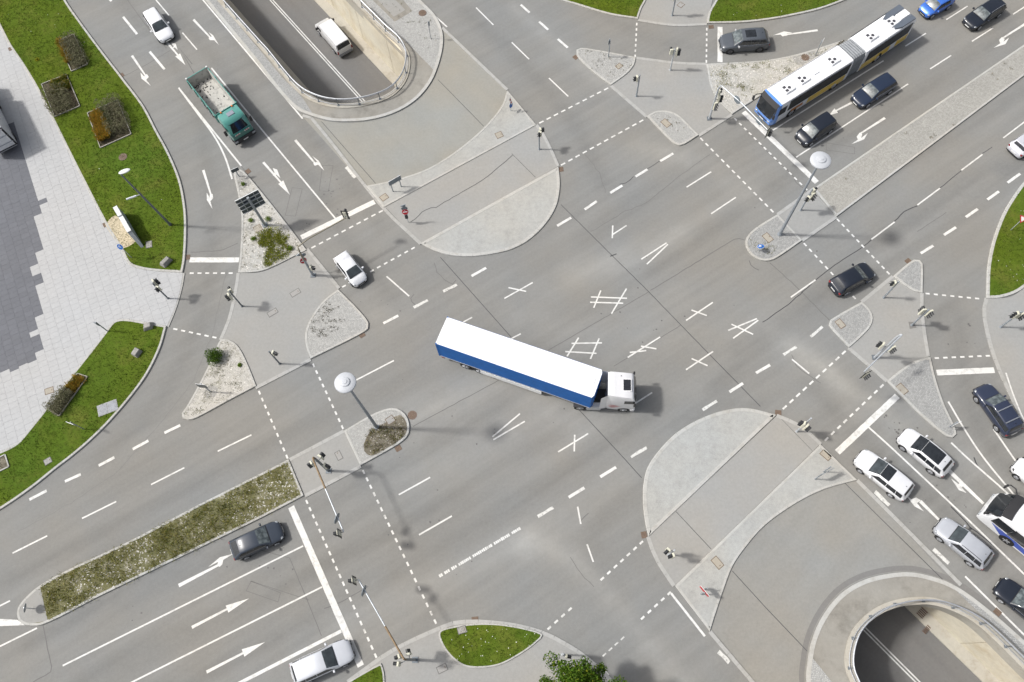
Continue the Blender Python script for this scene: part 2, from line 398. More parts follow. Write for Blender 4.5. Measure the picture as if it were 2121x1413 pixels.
# ------------------------------------------------------------------ road sheet (with the two underpass openings cut out)
def build_road():
    xs = np.arange(-66, 60, .62); ys = np.arange(-10, 78, .62)
    gx, gy = np.meshgrid(xs, ys); gx = gx+RNG.uniform(-.1, .1, gx.shape); gy = gy+RNG.uniform(-.1, .1, gy.shape)
    pts = np.c_[gx.ravel(), gy.ravel()]
    m = ~(inside_np(hole1c, pts[:, 0], pts[:, 1]) | inside_np(hole2c, pts[:, 0], pts[:, 1]))
    for h in (hole1c, hole2c): m &= dist_line(h+[h[0]], pts[:, 0], pts[:, 1]) > .25
    pts = pts[m]
    V = [Vector((float(x), float(y))) for x, y in pts]; E = []
    for h in (hole1c, hole2c):
        o = len(V); V += [p.copy() for p in h]; E += [(o+i, o+(i+1) % len(h)) for i in range(len(h))]
    V += [Vector(p) for p in ((-260, -240), (260, -240), (260, 300), (-260, 300))]
    vo, eo, fo, *_ = delaunay_2d_cdt(V, E, [], 0, 1e-5)
    A = np.array([(p.x, p.y) for p in vo]); F = np.array([f[:3] for f in fo]); c = A[F].mean(axis=1)
    k = ~(inside_np(hole1c, c[:, 0], c[:, 1]) | inside_np(hole2c, c[:, 0], c[:, 1])); F = F[k]
    me = bpy.data.meshes.new('road_surface'); me.from_pydata([(x, y, 0.) for x, y in A], [], [tuple(int(i) for i in f) for f in F]); me.update()
    if me.polygons[0].normal.z < 0: me.flip_normals()
    X, Y = A[:, 0], A[:, 1]; lite = np.zeros(len(A)); dark = np.zeros(len(A)); sand = np.zeros(len(A))
    def stroke(arr, px, w, amp):
        ln = plan(px, False); d = dist_line(ln, X, Y); arr += amp*np.exp(-(d/w)**2)
    # pale dust swept by tyres
    for px, w, a in [([(1085, 1125), (1140, 1138), (1200, 1172), (1281, 1255), (1349, 1340), (1420, 1430)], .9, .17),
                     ([(700, 1290), (880, 1215), (980, 1168), (1085, 1120)], 1.3, .13), ([(1085, 1120), (1180, 1060), (1300, 985)], 1.3, .10),
                     ([(1640, 725), (1700, 760), (1800, 825), (1905, 905), (2000, 975)], 1.0, .16), ([(1600, 690), (1680, 735), (1740, 790), (1760, 860)], 1.0, .10),
                     ([(1065, 15), (1130, 72), (1190, 125), (1265, 185)], .8, .13), ([(1180, 560), (1300, 535), (1410, 488)], 1.2, .12),
                     ([(1060, 660), (1240, 700), (1400, 610)], 1.6, .08), ([(860, 850), (960, 820), (1050, 790), (1200, 870)], 1.8, .10),
                     ([(840, 1000), (1000, 920), (1140, 860)], 1.4, .10), ([(700, 690), (760, 660), (830, 640)], 1.2, .10),
                     ([(1700, 470), (1880, 360), (2120, 200)], .8, .08), ([(1780, 560), (1920, 470), (2060, 370)], .7, .12),
                     ([(440, 780), (500, 700), (520, 600)], .6, .10), ([(1320, 320), (1450, 330), (1560, 420)], 1.5, .07),
                     ([(1980, 890), (2030, 960), (2100, 1010)], .7, .09), ([(1330, 300), (1420, 330)], 1.0, .09)]: stroke(lite, px, w, a)
    # darker tyre paths and oil lines along the lanes
    for px, w, a in [([(60, 1330), (300, 1212), (600, 1080), (900, 920), (1100, 790)], .8, .10), ([(160, 1420), (420, 1290), (700, 1160), (950, 1030), (1160, 900)], .8, .10),
                     ([(330, 1440), (600, 1310), (860, 1170), (1100, 1020), (1350, 860)], .8, .09), ([(20, 1200), (300, 1060), (560, 925), (880, 770)], .8, .08),
                     ([(1480, 800), (1600, 700), (1800, 560), (2120, 340)], .8, .12), ([(1690, 470), (1900, 330), (2121, 190)], .8, .11), ([(1520, 720), (1700, 590), (1900, 450), (2100, 320)], .6, .09),
                     ([(1200, 500), (1500, 320), (1700, 190), (1900, 70)], .8, .08), ([(1350, 560), (1600, 390), (1900, 190), (2100, 60)], .7, .10),
                     ([(250, 0), (390, 180), (430, 330), (440, 500), (420, 650), (330, 830), (200, 960)], .8, .08), ([(360, 20), (520, 220), (640, 370), (720, 500), (830, 640)], .8, .08),
                     ([(450, 30), (590, 210), (690, 340), (790, 470)], .7, .07), ([(960, 20), (1090, 140), (1190, 260), (1250, 380)], .9, .09),
                     ([(1900, 700), (1980, 640), (1990, 740), (2010, 840), (2100, 1010)], .8, .10), ([(1400, 960), (1260, 1060), (1230, 1160), (1330, 1300)], 1.0, .08),
                     ([(1230, 20), (1380, 90), (1600, 85), (1800, 30)], .7, .06), ([(1680, 800), (1780, 900), (1900, 1010), (2050, 1140)], .8, .09), ([(1750, 770), (1850, 850), (1950, 940), (2110, 1080)], .7, .09),
                     ([(1400, 880), (1480, 845), (1580, 835)], .5, .06)]: stroke(dark, px, w, a)
    for px, w, a in [([(1110, 600), (1240, 560), (1420, 470), (1560, 400)], 1.1, .07), ([(760, 900), (900, 850), (1010, 800)], 1.0, .07), ([(1340, 700), (1500, 690), (1640, 650)], 1.3, .06), ([(1260, 760), (1400, 810), (1560, 730)], 1.2, .05), ([(980, 1010), (1120, 950), (1300, 840)], .8, .08), ([(640, 1010), (760, 960), (860, 915)], .8, .07)]: stroke(lite, px, w, a)
    for px, w, a in [([(1650, 735), (1720, 775), (1830, 850), (1960, 945)], .8, .5), ([(640, 300), (700, 380), (760, 450)], .9, .4), ([(1440, 1180), (1480, 1330)], .8, .2), ([(870, 930), (980, 850)], 2.0, .35), ([(1280, 290), (1400, 330)], 1.4, .3), ([(1500, 500), (1540, 545), (1600, 560)], 1.4, .35)]: stroke(sand, px, w, a)
    col = me.color_attributes.new('wear', 'FLOAT_COLOR', 'POINT')
    col.data.foreach_set('color', np.c_[lite*1.3, dark*1.35, np.clip(sand, 0, 1), np.ones(len(A))].ravel())
    me.materials.append(ASPH)
    o = bpy.data.objects.new('road_surface', me); COL.objects.link(o); return struct(o)
ROAD = build_road()

# underpass: floor, ledges, walls, portal fascia, coping
def strip(name, offs0, offs1, z0, z1, mat, parent, dz=0.0):
    A = offset(axis, offs0, False); B = offset(axis, offs1, False)
    mb = MB(); n = len(axis)
    mb.add([(p.x, p.y, z+z0) for p, z in zip(A, axz)]+[(p.x, p.y, z+z1) for p, z in zip(B, axz)], [(i, i+1, n+i+1, n+i) for i in range(n-1)])
    return mb.build(name, mat, parent)
UND = struct(strip('underpass_road', -3.85, 3.85, 0, 0, ASPH_LOW, None))
for s in (1, -1):
    w = 4.9 if s > 0 else 5.75
    strip('ledge', 3.85*s, w*s, .16, .16, LEDGE, UND); strip('ledge_kerb', 3.85*s, 3.85*s, -.05, .16, LEDGE, UND)
    A = offset(axis, w*s, False); n = len(A); mb = MB()
    # wall in bays with recessed vertical joints
    bays = resample(A, 6.0)
    for i in range(len(bays)-1):
        p, q = bays[i], bays[i+1]; t = (q-p).normalized(); p2 = p+t*.035; q2 = q-t*.035; nn = Vector((-t.y, t.x))*(.30*s)
        poly = [p2, q2, q2+nn, p2+nn]; mb.prism(ccw(poly), -6.3, -.03)
    W = mb.build('retaining_wall', WALLM, UND)
    mb = MB(); nn2 = offset(A, .2*s, False); mb.add([(p.x, p.y, -6.3) for p in nn2]+[(p.x, p.y, -.04) for p in nn2], [(i, i+1, n+i+1, n+i) for i in range(n-1)]); mb.build('wall_joint', GUTTER, UND)
    # coping band on top of the wall
    for zz, dd, hh in ((-.62, .025, .60),):
        B = offset(A, -dd*s, False); mb = MB()
        mb.add([(p.x, p.y, zz) for p in B]+[(p.x, p.y, zz+hh) for p in B]+[(p.x, p.y, zz) for p in A], [(i, i+1, n+i+1, n+i) for i in range(n-1)]+[(2*n+i, 2*n+i+1, i+1, i) for i in range(n-1)]); mb.build('wall_coping', LEDGE, UND)
for s in (.13, -.13):      # double centre line
    A = offset(axis, s, False); mb = MB(); ribbon(A[1:5], .12, ZF+.006, mb); mb.build('centre_line', PAINTW, UND)
for px in ((1908, 1270), (1917, 1304)):
    p = G(*px, ZF); mb = MB()
    for k in range(5): mb.box((p.x+(k-2)*.16*d2.y*-1, p.y+(k-2)*.16*d2.x, ZF+.185), (.6 if px[0] < 1910 else .35, .08, .03), math.atan2(d2.y, d2.x))
    mb.build('drain_grate', solid('rust_iron', (.14, .09, .065), .7), UND)

def apron(name, outer, hole, sg, parent_label):
    mb = MB(); poly = ccw(outer+list(reversed(hole))); mb.flat(poly, .115); o = struct(mb.build(name, APRON))
    # raised coping under the railing
    a = offset(hole, -.55*sg, False); b = hole; n = len(b); mb = MB()
    mb.add([(p.x, p.y, .02) for p in a]+[(p.x, p.y, .20) for p in a]+[(p.x, p.y, .20) for p in b]+[(p.x, p.y, -1.3) for p in b],
           [(k*n+i, k*n+i+1, (k+1)*n+i+1, (k+1)*n+i) for k in range(3) for i in range(n-1)])
    mb.build('coping', LEDGE, o)
    mb = MB(); ins = offset(outer, .32*KS[name], False); n = len(outer)
    mb.add([(p.x, p.y, -.02) for p in outer]+[(p.x, p.y, .135) for p in outer]+[(p.x, p.y, .135) for p in ins]+[(p.x, p.y, .05) for p in ins],
           [(k*n+i, k*n+i+1, (k+1)*n+i+1, (k+1)*n+i) for k in range(3) for i in range(n-1)])
    mb.build('kerb', KERB, o); return o
KS = {'underpass_apron': 1, 'underpass_apron_south': 1}
out1 = plan([(424, 0), (530, 129), (581, 194), (615, 228), (645.5, 241), (683, 251), (720, 253), (768, 249), (819, 234), (863, 207), (893.5, 170), (910, 129), (918, 88), (914, 58), (900, 31), (876.5, 7), (850, -22)], False)
out1 = [out1[0]-d1*56]+out1+[out1[-1]-d1*56]
out2 = plan([(1690, 1480), (1670, 1413), (1672, 1374), (1682, 1323), (1706, 1272), (1743, 1228), (1790, 1201), (1845, 1188), (1886, 1186), (1923, 1193), (1964, 1207), (2006, 1232), (2069, 1282), (2121, 1328), (2150, 1354)], False)
out2 = [out2[0]+d2*52]+out2+[out2[-1]+d2*52]
for nm, o_, h_ in (('underpass_apron', out1, hole1), ('underpass_apron_south', out2, hole2)):
    KS[nm] = 1 if (offset(o_, .5, False)[9]-h_[9]).length < (o_[9]-h_[9]).length else -1
AP1 = apron('underpass_apron', out1, hole1, sgn1, ''); AP2 = apron('underpass_apron_south', out2, hole2, sgn2, '')
for nm, o_, par in (('gutter', out2, AP2),):
    g = offset(o_, -.32*KS['underpass_apron_south'], False); ribbon(g[1:-4], .40, .009, MB()).build(nm, GUTTER, par)
def patch(name, px, z, mat, parent=None, closed=True):
    o = MB().flat(plan(px), z).build(name, mat, parent)
    return o
patch('sett_paving', [(380, -50, 1), (427, 2), (533, 131), (585, 196), (618, 228), (650, 240, 1), (623, 199), (590, 167), (541, 108), (470, 24), (415, -45, 1)], .128, COB_G, AP1)
patch('sett_paving', [(853, 100, 1), (900, 148, 1), (909, 126), (914, 88), (910, 58), (896, 33), (870, 6), (830, -40, 1), (722, -45, 1), (761, 10), (811, 61), (838, 85)], .128, COB_L, AP1)
patch('concrete_pad', [(770, 0, 1), (800, -40, 1), (855, 25, 1), (818, 47, 1)], .134, APRON, AP1); patch('concrete_pad', [(783, 2, 1), (806, -12, 1), (840, 23, 1), (816, 37, 1)], .142, PAVE, AP1)
patch('sett_paving', [(1966, 1211, 1), (2007, 1236), (2069, 1286), (2121, 1332), (2200, 1404, 1), (2200, 1430, 1), (2121, 1357), (2069, 1306), (2040, 1281), (2010, 1254)], .128, COB_G, AP2)
patch('sett_paving', [(1677, 1358, 1), (1700, 1385), (1722, 1413), (1748, 1450, 1), (1685, 1450, 1), (1676, 1400)], .128, COB_L, AP2)

# railings round the two openings: each a thing of posts, rails and bar panels
STEEL = solid('galvanised_steel', (.50, .52, .55), .45, .6, var=.08)
STEEL2 = solid('steel_dark', (.20, .22, .24), .5, .5)
def railing(line, sg, label, lo, hi):
    t = thing('guard_railing', label, 'railing')
    ln = offset(line, .02*sg, False)[lo:hi]
    MB().tube([(p.x, p.y, 1.22) for p in ln], .055, 8).build('handrail', STEEL, t, True)
    for z in (.34, 1.08): MB().tube([(p.x, p.y, z) for p in ln], .028, 6).build('rail', STEEL, t, True)
    dense = resample(ln, 2.2)
    for i, p in enumerate(dense):
        MB().box((p.x, p.y, .70), (.07, .07, 1.02)).box((p.x, p.y, .215), (.24, .24, .03)).build('post', STEEL2, t)
    bars = resample(ln, .13); mb = MB()
    for p in bars: mb.box((p.x, p.y, .71), (.012, .012, .74))
    b = mb.build('infill_bars', STEEL, t); b['kind'] = 'stuff'
    return t
railing(rail1, sgn1, 'curved steel guard railing around the upper underpass opening with the white van', 1, -1)
railing(rail2, sgn2, 'curved steel guard railing around the lower right underpass opening', 1, -1)

# ------------------------------------------------------------------ turning lanes, footways, islands
def lane(name, px, mat, z=.004):
    return struct(MB().flat(plan(px), z).build(name, mat))
lane('turning_lane', [(622, 236, 1), (645, 243), (683, 252), (720, 255), (768, 251), (819, 236), (864, 209), (895, 171), (912, 129), (919, 88), (918, 62, 1), (1052, 188, 1), (1040, 222), (1016, 254), (985, 285), (938, 322), (887, 353), (836, 371), (795, 382), (757, 388, 1)], ASPH_NEW)
lane('turning_lane', [(1775, 993, 1), (1750, 999), (1709, 1011), (1665, 1031), (1614, 1063), (1580, 1090), (1551, 1121), (1517, 1169), (1496, 1222), (1479, 1273), (1468, 1308, 1), (1556, 1413, 1), (1640, 1510, 1), (1692, 1490, 1), (1668, 1413), (1670, 1374), (1680, 1323), (1704, 1272), (1741, 1228), (1790, 1199), (1845, 1186), (1886, 1184), (1923, 1191), (1975, 1209, 1)], ASPH_OLD)
def footway(px, z=.05, mat=None):
    return struct(MB().prism(plan(px), -.02, z).build('footway', mat or PAVE))
footway([(494, 565, 1), (525, 566), (548, 562), (574, 551), (618, 529), (636, 518, 1), (703, 597, 1), (672, 623), (649, 653), (634, 687), (635, 718), (644, 746, 1), (530, 805, 1), (506, 738), (489, 713), (457, 705, 1), (475.5, 660), (489, 600)])
footway([(600, 953, 1), (713, 893, 1), (748, 966, 1), (632, 1028, 1)])
footway([(720, 1415, 1), (768, 1379), (802, 1355), (853, 1328), (907, 1304), (938, 1292), (988, 1288.5), (1070, 1297), (1128, 1313), (1162, 1330), (1196, 1350), (1240, 1385), (1300, 1450, 1), (1300, 1700, 1), (560, 1700, 1), (600, 1500, 1)])
footway([(795, 431, 1), (1111, 259, 1), (1121, 272), (1141.5, 312), (1157, 345, 1), (871, 506, 1)])
footway([(1265, 178, 1), (1298, 154), (1313, 136), (1317, 120, 1), (1400, 130), (1464, 133, 1), (1466, 150), (1471, 177), (1485, 207), (1515, 238, 1), (1447, 282, 1), (1400, 290, 1), (1339, 243, 1)])
footway([(1321, 41, 1), (1366, 49), (1400, 52.5), (1464, 50.5, 1), (1490, -60, 1), (1340, -70, 1)])
footway([(1682, 393, 1), (1732, 450, 1), (1660, 499, 1), (1610, 444, 1)])
footway([(1784, 625, 1), (1849, 573, 1), (1869, 588), (1909, 607, 1), (1909, 640), (1912, 674), (1922, 738, 1), (1926, 742, 1), (1899, 747), (1869, 764), (1836, 790, 1), (1757, 721, 1)])
footway([(2043, 618, 1), (2038, 640), (2039, 660), (2052, 718), (2069, 765.5), (2089, 810), (2121, 878), (2170, 975, 1), (2500, 975, 1), (2500, 400, 1), (2180, 530, 1), (2100, 612)])
footway([(1609, 861, 1), (1658, 883), (1699, 920, 1), (1398, 1214, 1), (1359, 1157), (1342, 1113, 1)])
fk = [((627, 240), (645, 245), (795, 432), (872, 506)), ((916, 58), (1051, 187)), ((1111, 259), (1121, 272), (1141.5, 312), (1156, 345)), ((636, 516), (703, 598)), ((530, 804), (644, 745)),
      ((494, 566), (489, 600), (475.5, 660), (457, 705)), ((380, 566), (374, 600), (362, 640), (347, 677)), ((600, 953), (713, 893)), ((632, 1027.5), (748, 966)), ((1265, 178), (1340, 243)),
      ((1317, 120.5), (1400, 131), (1464, 133.5)), ((1447, 282), (1516, 238)), ((1321, 42), (1366, 49.5), (1400, 53), (1464, 51)), ((1610, 445), (1685, 392)), ((1661, 499), (1732, 450)), ((1784, 626), (1849, 573)),
      ((1909, 607), (1909, 640), (1912, 674), (1922, 738)), ((1757, 721), (1837, 790)), ((1342, 1112), (1359, 1157), (1396, 1214)), ((1608, 861), (1658, 883), (1700, 921)),
      ((1775, 995), (1880, 1100), (1990, 1212)), ((1470, 1308), (1556, 1410), (1630, 1497)), ((2043, 618), (2038, 640), (2039, 660), (2052, 718), (2069, 765.5), (2089, 810), (2121, 878), (2170, 975)),
      ((720, 1413), (768, 1378), (802, 1354), (853, 1327), (907, 1303), (938, 1291), (988.5, 1287.5), (1070, 1296), (1128, 1312), (1162, 1329), (1196, 1349), (1240, 1384), (1300, 1449))]
for ln in fk:
    w = plan([(*p,) for p in ln], False); st = resample(w, 1.0); mb = MB()
    for i in range(len(st)-1):
        t = (st[i+1]-st[i]).normalized(); ribbon([st[i]+t*.008, st[i+1]-t*.008], .30, .062, mb)
        q = offset([st[i]+t*.008, st[i+1]-t*.008], .15, False); r2 = offset([st[i]+t*.008, st[i+1]-t*.008], -.15, False)
        for e in (q, r2): mb.add([(e[0].x, e[0].y, -.01), (e[1].x, e[1].y, -.01), (e[1].x, e[1].y, .062), (e[0].x, e[0].y, .062)], [(0, 1, 2, 3)])
    o = struct(mb.build('kerb_line', KERBFLAT))

def island(name, px, mat, h=.15, kw=.19, dz=-.015, kmat=None):
    out = plan(px, True, 0, 7); st = resample(out, 1.0, True)
    # keep true corners: use the dense outline for the shape, stones along it
    inn = offset(out, kw); n = len(out)
    o = MB().flat(inn, h+dz).build(name, mat); struct(o)
    mb = MB()
    acc = 0; L = [0]
    for i in range(n): L.append(L[-1]+(out[(i+1) % n]-out[i]).length)
    for i in range(n):
        j = (i+1) % n; a, b, c, d = out[i], out[j], inn[j], inn[i]
        cut = int(L[i]/1.0) != int(L[i+1]/1.0)
        k0, k1 = 0.0, (1-.012/max(.02, (b-a).length)) if cut else 1.0
        k1 = max(k1, .5)
        A, B = a, a.lerp(b, k1); D, C_ = d, d.lerp(c, k1); bev = .03
        A2 = A.lerp(D, .12); B2 = B.lerp(C_, .12)
        mb.add([(A.x, A.y, -.02), (B.x, B.y, -.02), (B.x, B.y, h-bev), (A.x, A.y, h-bev), (A2.x, A2.y, h), (B2.x, B2.y, h), (C_.x, C_.y, h), (D.x, D.y, h), (C_.x, C_.y, h-.06), (D.x, D.y, h-.06)],
               [(0, 1, 2, 3), (3, 2, 5, 4), (4, 5, 6, 7), (7, 6, 8, 9)])
    mb.build('kerb', kmat or KERB, o)
    o2 = out; return o, out, inn
ISL = {}
def isl(key, *a, **k): ISL[key] = island(*a, **k); return ISL[key]
isl('signgravel', 'traffic_island', [(485, 362), (487, 354), (496, 351), (506, 356), (558, 418), (598, 469), (636, 519, 1), (618, 528), (574, 550), (548, 561), (525, 565), (494, 566, 1), (499, 521), (501, 448), (493, 399)], GRAVEL)
isl('quarter', 'traffic_island', [(701, 600, 1), (672, 623), (649, 653), (634, 687), (635, 718), (644, 744, 1), (700, 717), (747, 693), (763, 682), (764, 670), (747, 647)], COB_L)
isl('trigravel', 'traffic_island', [(458, 704), (469, 703), (489, 713), (506, 738), (532, 800, 1), (475, 830), (408, 866), (391, 870.5), (379, 867), (378, 857), (387, 844), (414, 796), (441, 742)], GRAVEL)
isl('median', 'median_strip', [(39, 1259), (37, 1270), (41, 1286), (56, 1295), (92, 1293), (204, 1237), (340, 1171), (540, 1074), (630, 1027, 1), (599, 952, 1), (540, 982), (408, 1048.5), (272, 1120), (136, 1184), (81.5, 1215), (54, 1239)], MEDSOIL)
isl('lampL', 'traffic_island', [(713, 893, 1), (768, 861), (802, 847.5), (822, 847), (839, 858), (848, 878), (847, 898), (836, 913), (805, 933), (747, 965, 1)], COB_L)
isl('grassS', 'grass_patch', [(910, 1309), (938, 1298), (988, 1291.5), (1039, 1293), (1094, 1303), (1124, 1315), (1111, 1331), (1080, 1354), (1039, 1376), (1005, 1383), (965, 1381), (938, 1364), (917, 1337)], GRASSB, kw=.12)
isl('grassSW', 'grass_patch', [(690, 1440, 1), (720, 1414), (768, 1385), (790, 1374, 1), (796, 1393), (798, 1440, 1)], GRASSB, kw=.12)
isl('crescentN', 'concrete_island', [(1051, 188, 1), (1040, 219), (1016, 251), (985, 282), (938, 319), (887, 350), (836, 368.5), (795, 379), (759, 386, 1), (795, 431, 1), (1111, 260, 1)], CONC, h=.12, kw=.2)
isl('semiN', 'concrete_island', [(1157, 346, 1), (1160, 384), (1152, 428), (1128, 467), (1094, 499), (1060, 517), (1039, 523), (1005, 529), (971, 532), (931, 529), (897, 519), (871, 505, 1)], CONC, h=.12, kw=.3)
isl('smallN', 'traffic_island', [(1194, 105), (1203, 101), (1223, 103), (1317, 120, 1), (1313, 136), (1298, 154), (1265, 178, 1), (1223, 146), (1195, 117)], COB_L)
isl('gravelN', 'traffic_island', [(1463, 134, 1), (1466, 150), (1471, 177), (1485, 207), (1516, 238, 1), (1600, 183, 1), (1700, 117, 1), (1748, 84, 1), (1692, 102), (1638, 117), (1580, 127)], GRAVEL)
isl('tearN', 'traffic_island', [(1340, 242, 1), (1355, 233), (1379, 231), (1403, 239), (1427, 261), (1447, 281, 1), (1417, 300), (1407, 303), (1396, 299), (1366, 270)], COB_L)
isl('grassN1', 'grass_patch', [(1030, -75, 1), (1100, -25), (1157, 0), (1196, 12), (1264, 32), (1321, 41, 1), (1328, 20), (1338, 0), (1350, -80, 1)], GRASSB, kw=.2)
isl('grassN2', 'grass_patch', [(1464, 50, 1), (1466, 34), (1473, 17), (1483, 0), (1500, -60, 1), (1900, -80, 1), (1800, -22), (1753, 0), (1699, 20), (1648, 32), (1600, 41), (1540, 48)], GRASSB, kw=.2)
isl('medianR', 'median_strip', [(1684, 392, 1), (2120, 94, 1), (2400, -95, 1), (2400, -28, 1), (2120, 158, 1), (1732, 450, 1)], COB_M)
isl('lampR', 'traffic_island', [(1610, 445, 1), (1661, 499, 1), (1610, 534), (1593, 541), (1575, 540), (1556, 530), (1545, 513), (1544, 499), (1551, 486), (1568, 471)], COB_G)
isl('cobE1', 'traffic_island', [(1849, 573, 1), (1882, 545), (1892, 539), (1904, 540), (1910, 548), (1910, 608, 1), (1892, 604), (1869, 589)], COB_G)
isl('cobE2', 'traffic_island', [(1784, 626, 1), (1801, 643), (1807, 660), (1802, 677), (1784, 697.5), (1758, 721, 1), (1723, 684), (1716, 674), (1719, 664)], COB_G)
isl('cobE3', 'traffic_island', [(1926, 741, 1), (1937, 786), (1954, 837), (1978, 889), (1980, 900), (1972, 907.5), (1960, 905), (1920, 874), (1875, 830), (1836, 790, 1), (1869, 764), (1899, 747)], COB_G)
isl('grassE', 'grass_patch', [(2230, 280, 1), (2121, 377), (2100, 404), (2079, 438), (2064, 473), (2052, 511), (2044, 558), (2042, 619, 1), (2069, 618), (2100, 609), (2121, 596), (2230, 505, 1)], GRASSB, kw=.25)
isl('semiS', 'concrete_island', [(1608, 860, 1), (1546, 846), (1495, 852), (1444, 871), (1400, 898), (1366, 932), (1342, 967), (1333, 1001), (1332, 1045), (1337, 1086), (1343, 1112, 1)], CONC, h=.12, kw=.3)
isl('crescentS', 'concrete_island', [(1398, 1214, 1), (1699, 921, 1), (1775, 995, 1), (1750, 1001), (1709, 1013), (1665, 1033), (1614, 1065), (1580, 1092), (1552, 1123), (1518, 1171), (1498, 1222), (1481, 1273), (1470, 1308, 1)], CONC, h=.12, kw=.2)
isl('grassW1', 'grass_patch', [(62, -140, 1), (136, 0), (166, 44), (211, 105), (258, 166), (299, 221), (326, 272), (350, 316), (374, 374), (385, 431), (387, 480), (384, 538), (379, 566, 1), (326, 563), (292, 558), (268, 548), (251, 517), (222, 470), (170, 370), (126, 282), (85, 200), (54, 146), (20, 95), (0, 56), (-90, -110, 1)], GRASSB, kw=.22)
isl('grassW2', 'grass_patch', [(258, 662), (300, 668), (346, 676, 1), (333, 721), (306, 776), (272, 823), (231, 871), (190, 912), (149, 947), (119, 970), (65, 1013), (0, 1057), (-130, 1130, 1), (-130, 985, 1), (0, 937), (37, 918), (61, 891), (102, 840), (149, 779), (187, 731), (221, 687), (237, 667)], GRASSB, kw=.2)
# paved ends of beds and the like
patch('paved_tip', [(41, 1262), (40, 1270), (44, 1283), (58, 1291.5), (101, 1286, 1), (85, 1215, 1), (57, 1242)], .144, PAVE, ISL['median'][0])
patch('paved_tip', [(488, 362), (490, 356), (497, 354.5), (505, 359), (523, 380, 1), (495, 398, 1)], .144, PAVE, ISL['signgravel'][0])
patch('concrete_pad', [(424, 812, 1), (437, 797, 1), (453, 806, 1), (446, 823, 1), (430, 826, 1)], .144, PAVE, ISL['trigravel'][0])
patch('concrete_pad', [(1638, 118, 1), (1680, 106, 1), (1705, 112, 1), (1672, 137, 1), (1650, 136, 1)], .144, PAVE, ISL['gravelN'][0])
patch('soil_bed', [(757, 913), (772, 890), (800, 876), (815, 865), (830, 860), (842, 876), (842, 897), (830, 911), (805, 928), (770, 945), (755, 935)], .144, SOIL, ISL['lampL'][0])
patch('sandy_patch', [(219, 467, 1), (240, 448), (262, 470), (285, 497), (268, 512), (256, 516, 1), (238, 496)], .144, SAND, ISL['grassW1'][0])
patch('mortar_smear', [(1880, 832), (1895, 850), (1925, 870), (1945, 893), (1958, 902, 1), (1920, 872), (1870, 826, 1)], .142, CONC, ISL['cobE3'][0])

# ------------------------------------------------------------------ plaza of stone slabs
PLAZA = ccw(plan([(-90, -110, 1), (0, 56), (20, 95), (54, 146), (85, 200), (126, 282), (170, 370), (222, 470), (251, 517), (268, 548), (292, 558), (326, 563), (379, 566, 1), (374, 600), (362, 640), (346, 677, 1), (300, 668), (258, 662), (237, 667), (221, 687), (187, 731), (149, 779), (102, 840), (61, 891), (37, 918), (0, 937), (-130, 985, 1), (-420, 1000, 1), (-420, -110, 1)]))
PL = struct(MB().prism(PLAZA, -.02, .055).build('plaza', JOINT))
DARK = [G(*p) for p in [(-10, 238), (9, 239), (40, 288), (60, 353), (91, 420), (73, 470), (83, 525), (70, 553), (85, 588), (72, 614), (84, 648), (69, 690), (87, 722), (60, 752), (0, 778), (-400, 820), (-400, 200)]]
def stone(nm, c, var): return surface(nm, c, big=var, fine=.06, bumpv=.05, rough=.8, tintvar=.01)
LSM = [stone('slab_light_%d' % i, tuple(.405*k*q for q in (1, 1.01, 1.02)), .04) for i, k in enumerate((.985, 1.0, 1.015))]
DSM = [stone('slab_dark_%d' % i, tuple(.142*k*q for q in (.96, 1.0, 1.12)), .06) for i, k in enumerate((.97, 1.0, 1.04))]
o0 = G(40, 288); vdir = (G(60+20, 353+65)-G(40, 288)).normalized(); va = math.atan2(vdir.y, vdir.x); udir = Vector((-vdir.y, vdir.x))
SU, SV = .82, .55
def clip_to(poly, quad):
    out = [Vector(p) for p in poly]
    for i in range(4):
        a, b = quad[i], quad[(i+1) % 4]; res = []
        f = lambda p: (b.x-a.x)*(p.y-a.y)-(b.y-a.y)*(p.x-a.x)
        for k in range(len(out)):
            p, q = out[k], out[(k+1) % len(out)]; fp, fq = f(p), f(q)
            if fp >= 0: res.append(p)
            if fp*fq < 0: res.append(p.lerp(q, fp/(fp-fq)))
        out = res
        if len(out) < 3: return []
    return out
full, edge = [], {}
us = range(-45, 46); vs_ = range(-60, 110)
cand = [(i, j) for i in us for j in vs_]
ctr = [o0+udir*((i+.5)*SU)+vdir*((j+.5+(.5 if i % 2 else .0)+.17*((i*7) % 3))*SV) for i, j in cand]
X = np.array([c.x for c in ctr]); Y = np.array([c.y for c in ctr])
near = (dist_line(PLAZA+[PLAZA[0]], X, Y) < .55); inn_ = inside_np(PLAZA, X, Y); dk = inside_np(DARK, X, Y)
xlim = G(-70, 500).x-12
for c, nr, ii, dd in zip(ctr, near, inn_, dk):
    if c.x < -64 or c.y < 3 or c.y > 75: continue
    hu, hv = SU/2-.005, SV/2-.005
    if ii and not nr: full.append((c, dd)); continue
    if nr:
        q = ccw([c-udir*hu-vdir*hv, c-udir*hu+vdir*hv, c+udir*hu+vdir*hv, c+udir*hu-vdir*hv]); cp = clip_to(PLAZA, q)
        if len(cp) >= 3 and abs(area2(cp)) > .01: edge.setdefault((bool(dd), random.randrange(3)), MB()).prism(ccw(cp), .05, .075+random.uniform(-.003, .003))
camp = Vector((0, 0)); rgs = random.Random(3)
def inframe(c):
    q = ROT.transposed() @ Vector((c.x, c.y, -CAMH)); return abs(FOC*q.x/-q.z) < PW/2 and abs(FOC*q.y/-q.z) < PH/2
full.sort(key=lambda t: (0 if inframe(t[0]) else 1, t[0].length))
sb = {}
